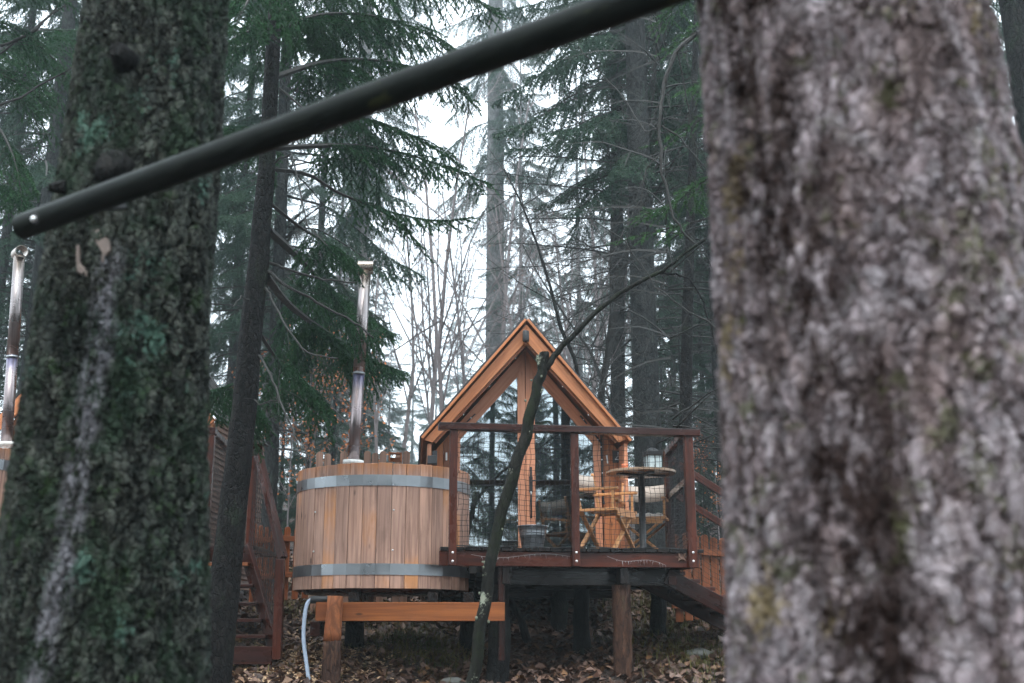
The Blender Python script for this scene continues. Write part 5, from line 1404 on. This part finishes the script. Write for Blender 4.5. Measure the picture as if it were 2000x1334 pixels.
# ------------------------------------------------------------------ bare leaning sapling and broadleaf trees
def bare_tree_arrays(seed, H, spread=.5, n0=9, leaves=0):
    rng = np.random.default_rng(seed); S = []; Lf = []
    def rec(p, d, L, r, lev):
        n = 5; cp = curve_pts(p, d, L, n, -.06 if lev < 2 else .05, wob=.10 + .05 * lev, rng=rng)
        for k in range(n): S.append((cp[k], cp[k + 1], r * (1 - .7 * k / n), r * (1 - .7 * (k + 1) / n)))
        if lev >= 3:
            for q in cp[1:]: Lf.append(q)
            return
        m = [n0, 7, 6][lev]
        for i in range(m):
            f = rng.uniform(.25 if lev == 0 else .1, 1); k = min(n - 1, int(f * n)); q = cp[k] + (cp[k + 1] - cp[k]) * (f * n - k)
            dd = (cp[k + 1] - cp[k]); dd /= np.linalg.norm(dd); dd = dd + rng.normal(0, spread, 3); rec(q, dd, L * rng.uniform(.28, .5), max(.0025, r * (1 - .7 * f) * .5), lev + 1)
    rec([0, 0, 0], [rng.normal(0, .06), rng.normal(0, .06), 1], H, .0075 * H, 0)
    res = wood_mesh(S, 3); lf = None
    if leaves:
        P = np.array(Lf); P = P[rng.integers(0, len(P), leaves)] + rng.normal(0, .05, (leaves, 3)); A = rng.normal(0, 1, (leaves, 3)); A /= np.linalg.norm(A, axis=1, keepdims=True); Bv = np.cross(A, rng.normal(0, 1, (leaves, 3))); Bv /= np.linalg.norm(Bv, axis=1, keepdims=True)
        s = .035; V = np.stack([P - A * s, P + Bv * s * .6, P + A * s, P - Bv * s * .6], 1).reshape(-1, 3); k = np.arange(leaves)[:, None] * 4
        lf = (V, np.concatenate([k + np.array([[0, 1, 2]]), k + np.array([[0, 2, 3]])]))
    return res, lf
BARE = []
for sd, H, lv in ((61, 9, 90), (62, 7, 0), (63, 11, 0), (64, 3.2, 520)):
    (v, t_), lf = bare_tree_arrays(sd, H, .5, 11, lv)
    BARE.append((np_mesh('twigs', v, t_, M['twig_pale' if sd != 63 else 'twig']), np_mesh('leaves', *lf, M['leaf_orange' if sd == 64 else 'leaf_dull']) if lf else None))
def bare_tree(px, Y, i, sc, label, group=None, rz=None, name='bare_tree', tilt=(0, 0)):
    p = at(px, 1000, Y); t = thing(name, label, 'tree', (p.x, p.y, gz(p.x, p.y) - .1), 0, group)
    a, b = BARE[i]; r = random.uniform(0, 6.28) if rz is None else rz
    for nm, me in (('trunk', a), ('leaves', b)):
        if me:
            o = link_part(nm, me, t, (0, 0, 0), r, (sc, sc, sc)); o.rotation_euler = (tilt[0], tilt[1], r)
    return t
bare_tree(885, 26, 0, 1.15, 'bare broadleaf tree with a few rusty leaves left of the cabin gable')
bare_tree(820, 30, 0, 1.3, 'pale twiggy broadleaf tree between the flue and the cabin gable', rz=2)
bare_tree(1110, 18, 2, .95, 'dark leafless sapling right above the cabin gable', tilt=(0, -.12))
bare_tree(1165, 21, 1, 1.1, 'twiggy grey shrub tree behind the right roof slope')
bare_tree(740, 27, 1, 1.1, 'thin leafless tree just right of the steel flue')
bare_tree(600, 19, 3, 1.05, 'small beech with orange leaves left of the tub top', name='beech_tree')
bare_tree(568, 21, 3, .95, 'orange leaved young beech above the picket fence at left', name='beech_tree', rz=1)
bare_tree(655, 18, 3, .9, 'rusty leaved young beech directly left of the flue foot', name='beech_tree', rz=3)
bare_tree(1400, 17, 3, .55, 'orange leaved sapling seen past the right handrail', name='beech_tree', rz=4)
bare_tree(1180, 18.5, 1, .85, 'grey sapling beside the right roof slope', rz=5)

for k, (px, Y) in enumerate(((775, 38), (850, 42), (915, 36), (1010, 36), (1060, 30), (1105, 40), (1145, 34), (640, 38))):
    bare_tree(px, Y, (0, 1, 1)[k % 3], 1.3 + .08 * (k % 4), 'pale leafless tree melting into the mist beyond the cabins', 'pale leafless trees in the mist')

def leaning_sapling():
    P = [(1180, 1010, 11), (1150, 850, 10), (1138, 780, 9), (1122, 700, 8), (1095, 640, 8), (1075, 560, 6), (1050, 480, 5), (1020, 400, 4), (985, 330, 3)]
    Y = 16.0; pts = [at(x, y, Y) for x, y, w in P]; rs = [w / 2 / F * Y for x, y, w in P]
    t = thing('leaning_sapling', 'dark bare sapling curving up left behind the right roof slope', 'tree', (pts[0].x, Y, gz(pts[0].x, Y)))
    pts = [Vector((pts[0].x + .1, Y, gz(pts[0].x, Y) - .1))] + pts; rs = [rs[0]] + rs
    MB().tube(pts, rs, 8).build('trunk', M['bark_dark'], t)
    rng = np.random.default_rng(9); S = []
    for i in range(2, len(pts) - 1):
        for _ in range(7):
            f = rng.random(); p = np.array(pts[i].lerp(pts[i + 1], f)); dd = np.array([rng.normal(0, 1), rng.normal(0, .6), rng.normal(.4, .5)]); cp = curve_pts(p, dd, rng.uniform(.6, 2.2), 6, -.05, wob=.12, rng=rng)
            for k in range(6): S.append((cp[k], cp[k + 1], .008 * (1 - k / 7), .008 * (1 - (k + 1) / 7)))
            for _ in range(6):
                k = rng.integers(1, 6); e = curve_pts(cp[k], dd + rng.normal(0, .7, 3), rng.uniform(.2, .7), 3, 0, wob=.1, rng=rng)
                for u, v in zip(e[:-1], e[1:]): S.append((u, v, .0035, .002))
    v, tt = wood_mesh(S, 4); np_obj('branches', v, tt, M['twig'], t)
leaning_sapling()

# ------------------------------------------------------------------ misty forest beyond: copies of whole trees
def make_forest():
    rng = random.Random(17); placed = []
    spots = []
    # (px, Y, crown, height)
    for px, Y in ((20, 24), (150, 30), (-60, 20), (330, 34), (430, 25), (470, 33), (600, 35), (655, 42), (1030, 42), (1140, 50), (1318, 36), (1420, 20), (1450, 28), (1520, 24), (1700, 22), (1940, 19), (2010, 27),
                  (90, 60), (200, 75), (500, 66), (560, 82), (735, 98), (885, 100), (985, 88), (1050, 76), (1100, 98), (1210, 70), (1280, 84), (1370, 66), (1480, 70), (1850, 54), (-40, 54), (2080, 60), (650, 92)):
        spots.append((px + rng.uniform(-12, 12), Y))
    proto = {}
    for k, (px, Y) in enumerate(spots):
        p = at(px, 1000, Y); H = rng.uniform(19, 26); ci = rng.choice((0, 1, 2)) if px < 700 or px > 1250 else 2
        if Y > 30: ci = rng.choice((0, 1, 2))
        near = Y < 28
        lab = 'misty spruce in the forest belt behind the cabins' if near else 'faint spruce fading into the fog far up the slope'
        grp = 'misty spruces behind the cabins' if near else 'foggy far spruces'
        t = thing('spruce_tree', lab, 'tree', (p.x, p.y, gz(p.x, p.y) - .1), 0, grp)
        w, n, h = CROWNS[ci]; s = H / h; rz = rng.uniform(0, 6.28); dz = rng.uniform(0, 2.5)
        if Y > 37: w, n = misty(w, M['twig_pale']), misty(n, M['needle_hazed'])
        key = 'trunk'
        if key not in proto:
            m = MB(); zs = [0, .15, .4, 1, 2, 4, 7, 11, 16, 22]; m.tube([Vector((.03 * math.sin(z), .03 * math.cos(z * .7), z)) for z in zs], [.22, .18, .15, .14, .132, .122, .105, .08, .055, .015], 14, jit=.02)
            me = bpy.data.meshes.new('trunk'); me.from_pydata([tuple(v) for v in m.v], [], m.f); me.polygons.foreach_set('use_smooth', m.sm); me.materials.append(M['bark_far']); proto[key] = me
        link_part('trunk', misty(proto[key], M['bark_hazed']) if Y > 37 else proto[key], t, (0, 0, 0), rz, (rng.uniform(.7, 1.1),) * 2 + (H / 22,))
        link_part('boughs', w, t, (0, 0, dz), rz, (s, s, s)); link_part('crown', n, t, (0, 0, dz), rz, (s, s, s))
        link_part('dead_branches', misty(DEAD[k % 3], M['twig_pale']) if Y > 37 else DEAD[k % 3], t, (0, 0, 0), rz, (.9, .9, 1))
    # back trees mirror in the glass doors; unseen side trees are added to darken
    for x, y, ci in ((-5, -7, 1), (-1.5, -9, 0), (2.0, -7.5, 2), (5.5, -9, 1), (-8.5, -11, 0), (8.5, -12, 2), (.5, -14, 1), (-3.5, -16, 2), (-7, 1.5, 0), (7.5, 2.0, 1), (-10, 6, 1), (10.5, 7, 0), (4, -13, 0), (-6.5, -15, 1), (7, -16, 2), (-12, -4, 0), (12, -5, 1), ):
        t = thing('spruce_tree', 'spruce out of view round the camera for glass reflections and added shade', 'tree', (x, y, gz(x, y) - .1), 0, 'spruces mirrored in the glass')
        w, n, h = CROWNS[ci]; rz = rng.uniform(0, 6)
        link_part('trunk', proto['trunk'], t, (0, 0, 0), rz); link_part('boughs', w, t, (0, 0, -2.0), rz); link_part('crown', n, t, (0, 0, -2.0), rz); link_part('dead_branches', DEAD[ci], t, (0, 0, -.5), rz)
make_forest()

def young_spruces():
    (wv, wt), (nv, nt) = crown_arrays(77, .4, 7.0, 1.9, 60, .15)
    w = np_mesh('boughs', wv, wt, M['twig']); n = np_mesh('crown', nv, nt, M['needle_far'])
    m = MB(); m.tube([(0, 0, 0), (0, 0, 2), (0, 0, 4.5), (0, 0, 7)], [.07, .055, .035, .01], 10)
    tr = bpy.data.meshes.new('trunk'); tr.from_pydata([tuple(v) for v in m.v], [], m.f); tr.materials.append(M['bark_far'])
    rng = random.Random(3)
    for px, Y, H in ((480, 22, 5), (545, 25, 6), (605, 24, 4), (650, 30, 7), (700, 33, 6), (1190, 36, 6), (1300, 30, 6), (1345, 25, 5), (1385, 27, 8), (1415, 22, 5), (30, 20, 6), (440, 27, 8), (1430, 33, 9),
                     (760, 62, 9), (800, 80, 12), (850, 76, 11), (900, 68, 9), (935, 80, 11), (1000, 70, 12), (1060, 66, 12), (1110, 56, 11), (720, 62, 12), (680, 70, 12), (630, 60, 12), (1150, 75, 12)):
        p = at(px + rng.uniform(-8, 8), 1000, Y); t = thing('young_spruce', 'young spruce in the thicket on the slope behind the cabins', 'tree', (p.x, p.y, gz(p.x, p.y) - .1), 0, 'young spruces behind the cabins')
        s = H / 7.0; rz = rng.uniform(0, 6.28); ws = s * rng.uniform(.8, 1.2)
        for nm, me in (('trunk', tr), ('boughs', w), ('crown', n)): link_part(nm, misty(me, M[{'trunk': 'bark_hazed', 'boughs': 'twig_pale', 'crown': 'needle_hazed'}[nm]]) if Y > 45 else me, t, (0, 0, 0), rz, (ws, ws, s))
young_spruces()

# rocks, roots and a stump under the deck
def ground_bits():
    rng = random.Random(5)
    for (px, py, Y, r, lab) in ((1363, 1240, 12.6, .10, 'mossy grey stone lying on the slope below the right stairs'), (885, 1260, 11.9, .08, 'pale stone beside the post foot left of the leaning snag')):
        p = at(px, py, Y); m = MB().ball((0, 0, 0), r, 8, (1.6, 1, .6)); z = gz(p.x, p.y)
        m.v = [Vector((v.x * (1 + rng.uniform(-.08, .08)), v.y, v.z * (1 + rng.uniform(-.1, .1)))) + Vector((p.x, p.y, z + r * .2)) for v in m.v]
        tag(m.build('stone', M['rock']), lab, 'stone')
    # fallen branch
    p = at(1010, 1220, 13.5); z = gz(p.x, p.y)
    tag(MB().tube([Vector((p.x - .1, p.y, z + .55)), Vector((p.x + .05, p.y + .1, z + .3)), Vector((p.x + .12, p.y + .1, z + .05))], [.04, .045, .05], 10, jit=.05).build('fallen_branch', M['bark_dark']), 'curved dark branch propped on the leafy slope under the cabin', 'branch')
ground_bits()

# ================================================================== FOG
def haze():
    m = bpy.data.materials.new('fog'); m.use_nodes = True; n = m.node_tree.nodes; l = m.node_tree.links; n.clear()
    o = n.new('ShaderNodeOutputMaterial'); v = n.new('ShaderNodeVolumePrincipled')
    v.inputs['Color'].default_value = (.33, .385, .41, 1); v.inputs['Density'].default_value = 0.0040; v.inputs['Anisotropy'].default_value = 0.5
    l.new(v.outputs[0], o.inputs['Volume'])
    x0, x1, y0, y1, z0, z1 = -92, 92, -60, 132, -1.4, 42
    me = bpy.data.meshes.new('haze'); V = [(x, y, z) for z in (z0, z1) for x, y in ((x0, y0), (x1, y0), (x1, y1), (x0, y1))]
    me.from_pydata(V, [], [(3, 2, 1, 0), (4, 5, 6, 7), (0, 1, 5, 4), (1, 2, 6, 5), (2, 3, 7, 6), (3, 0, 4, 7)]); me.materials.append(m)
    h = bpy.data.objects.new('haze', me); COL.objects.link(h); h['kind'] = 'stuff'; h['label'] = 'cold pale morning fog between the trees'
haze()
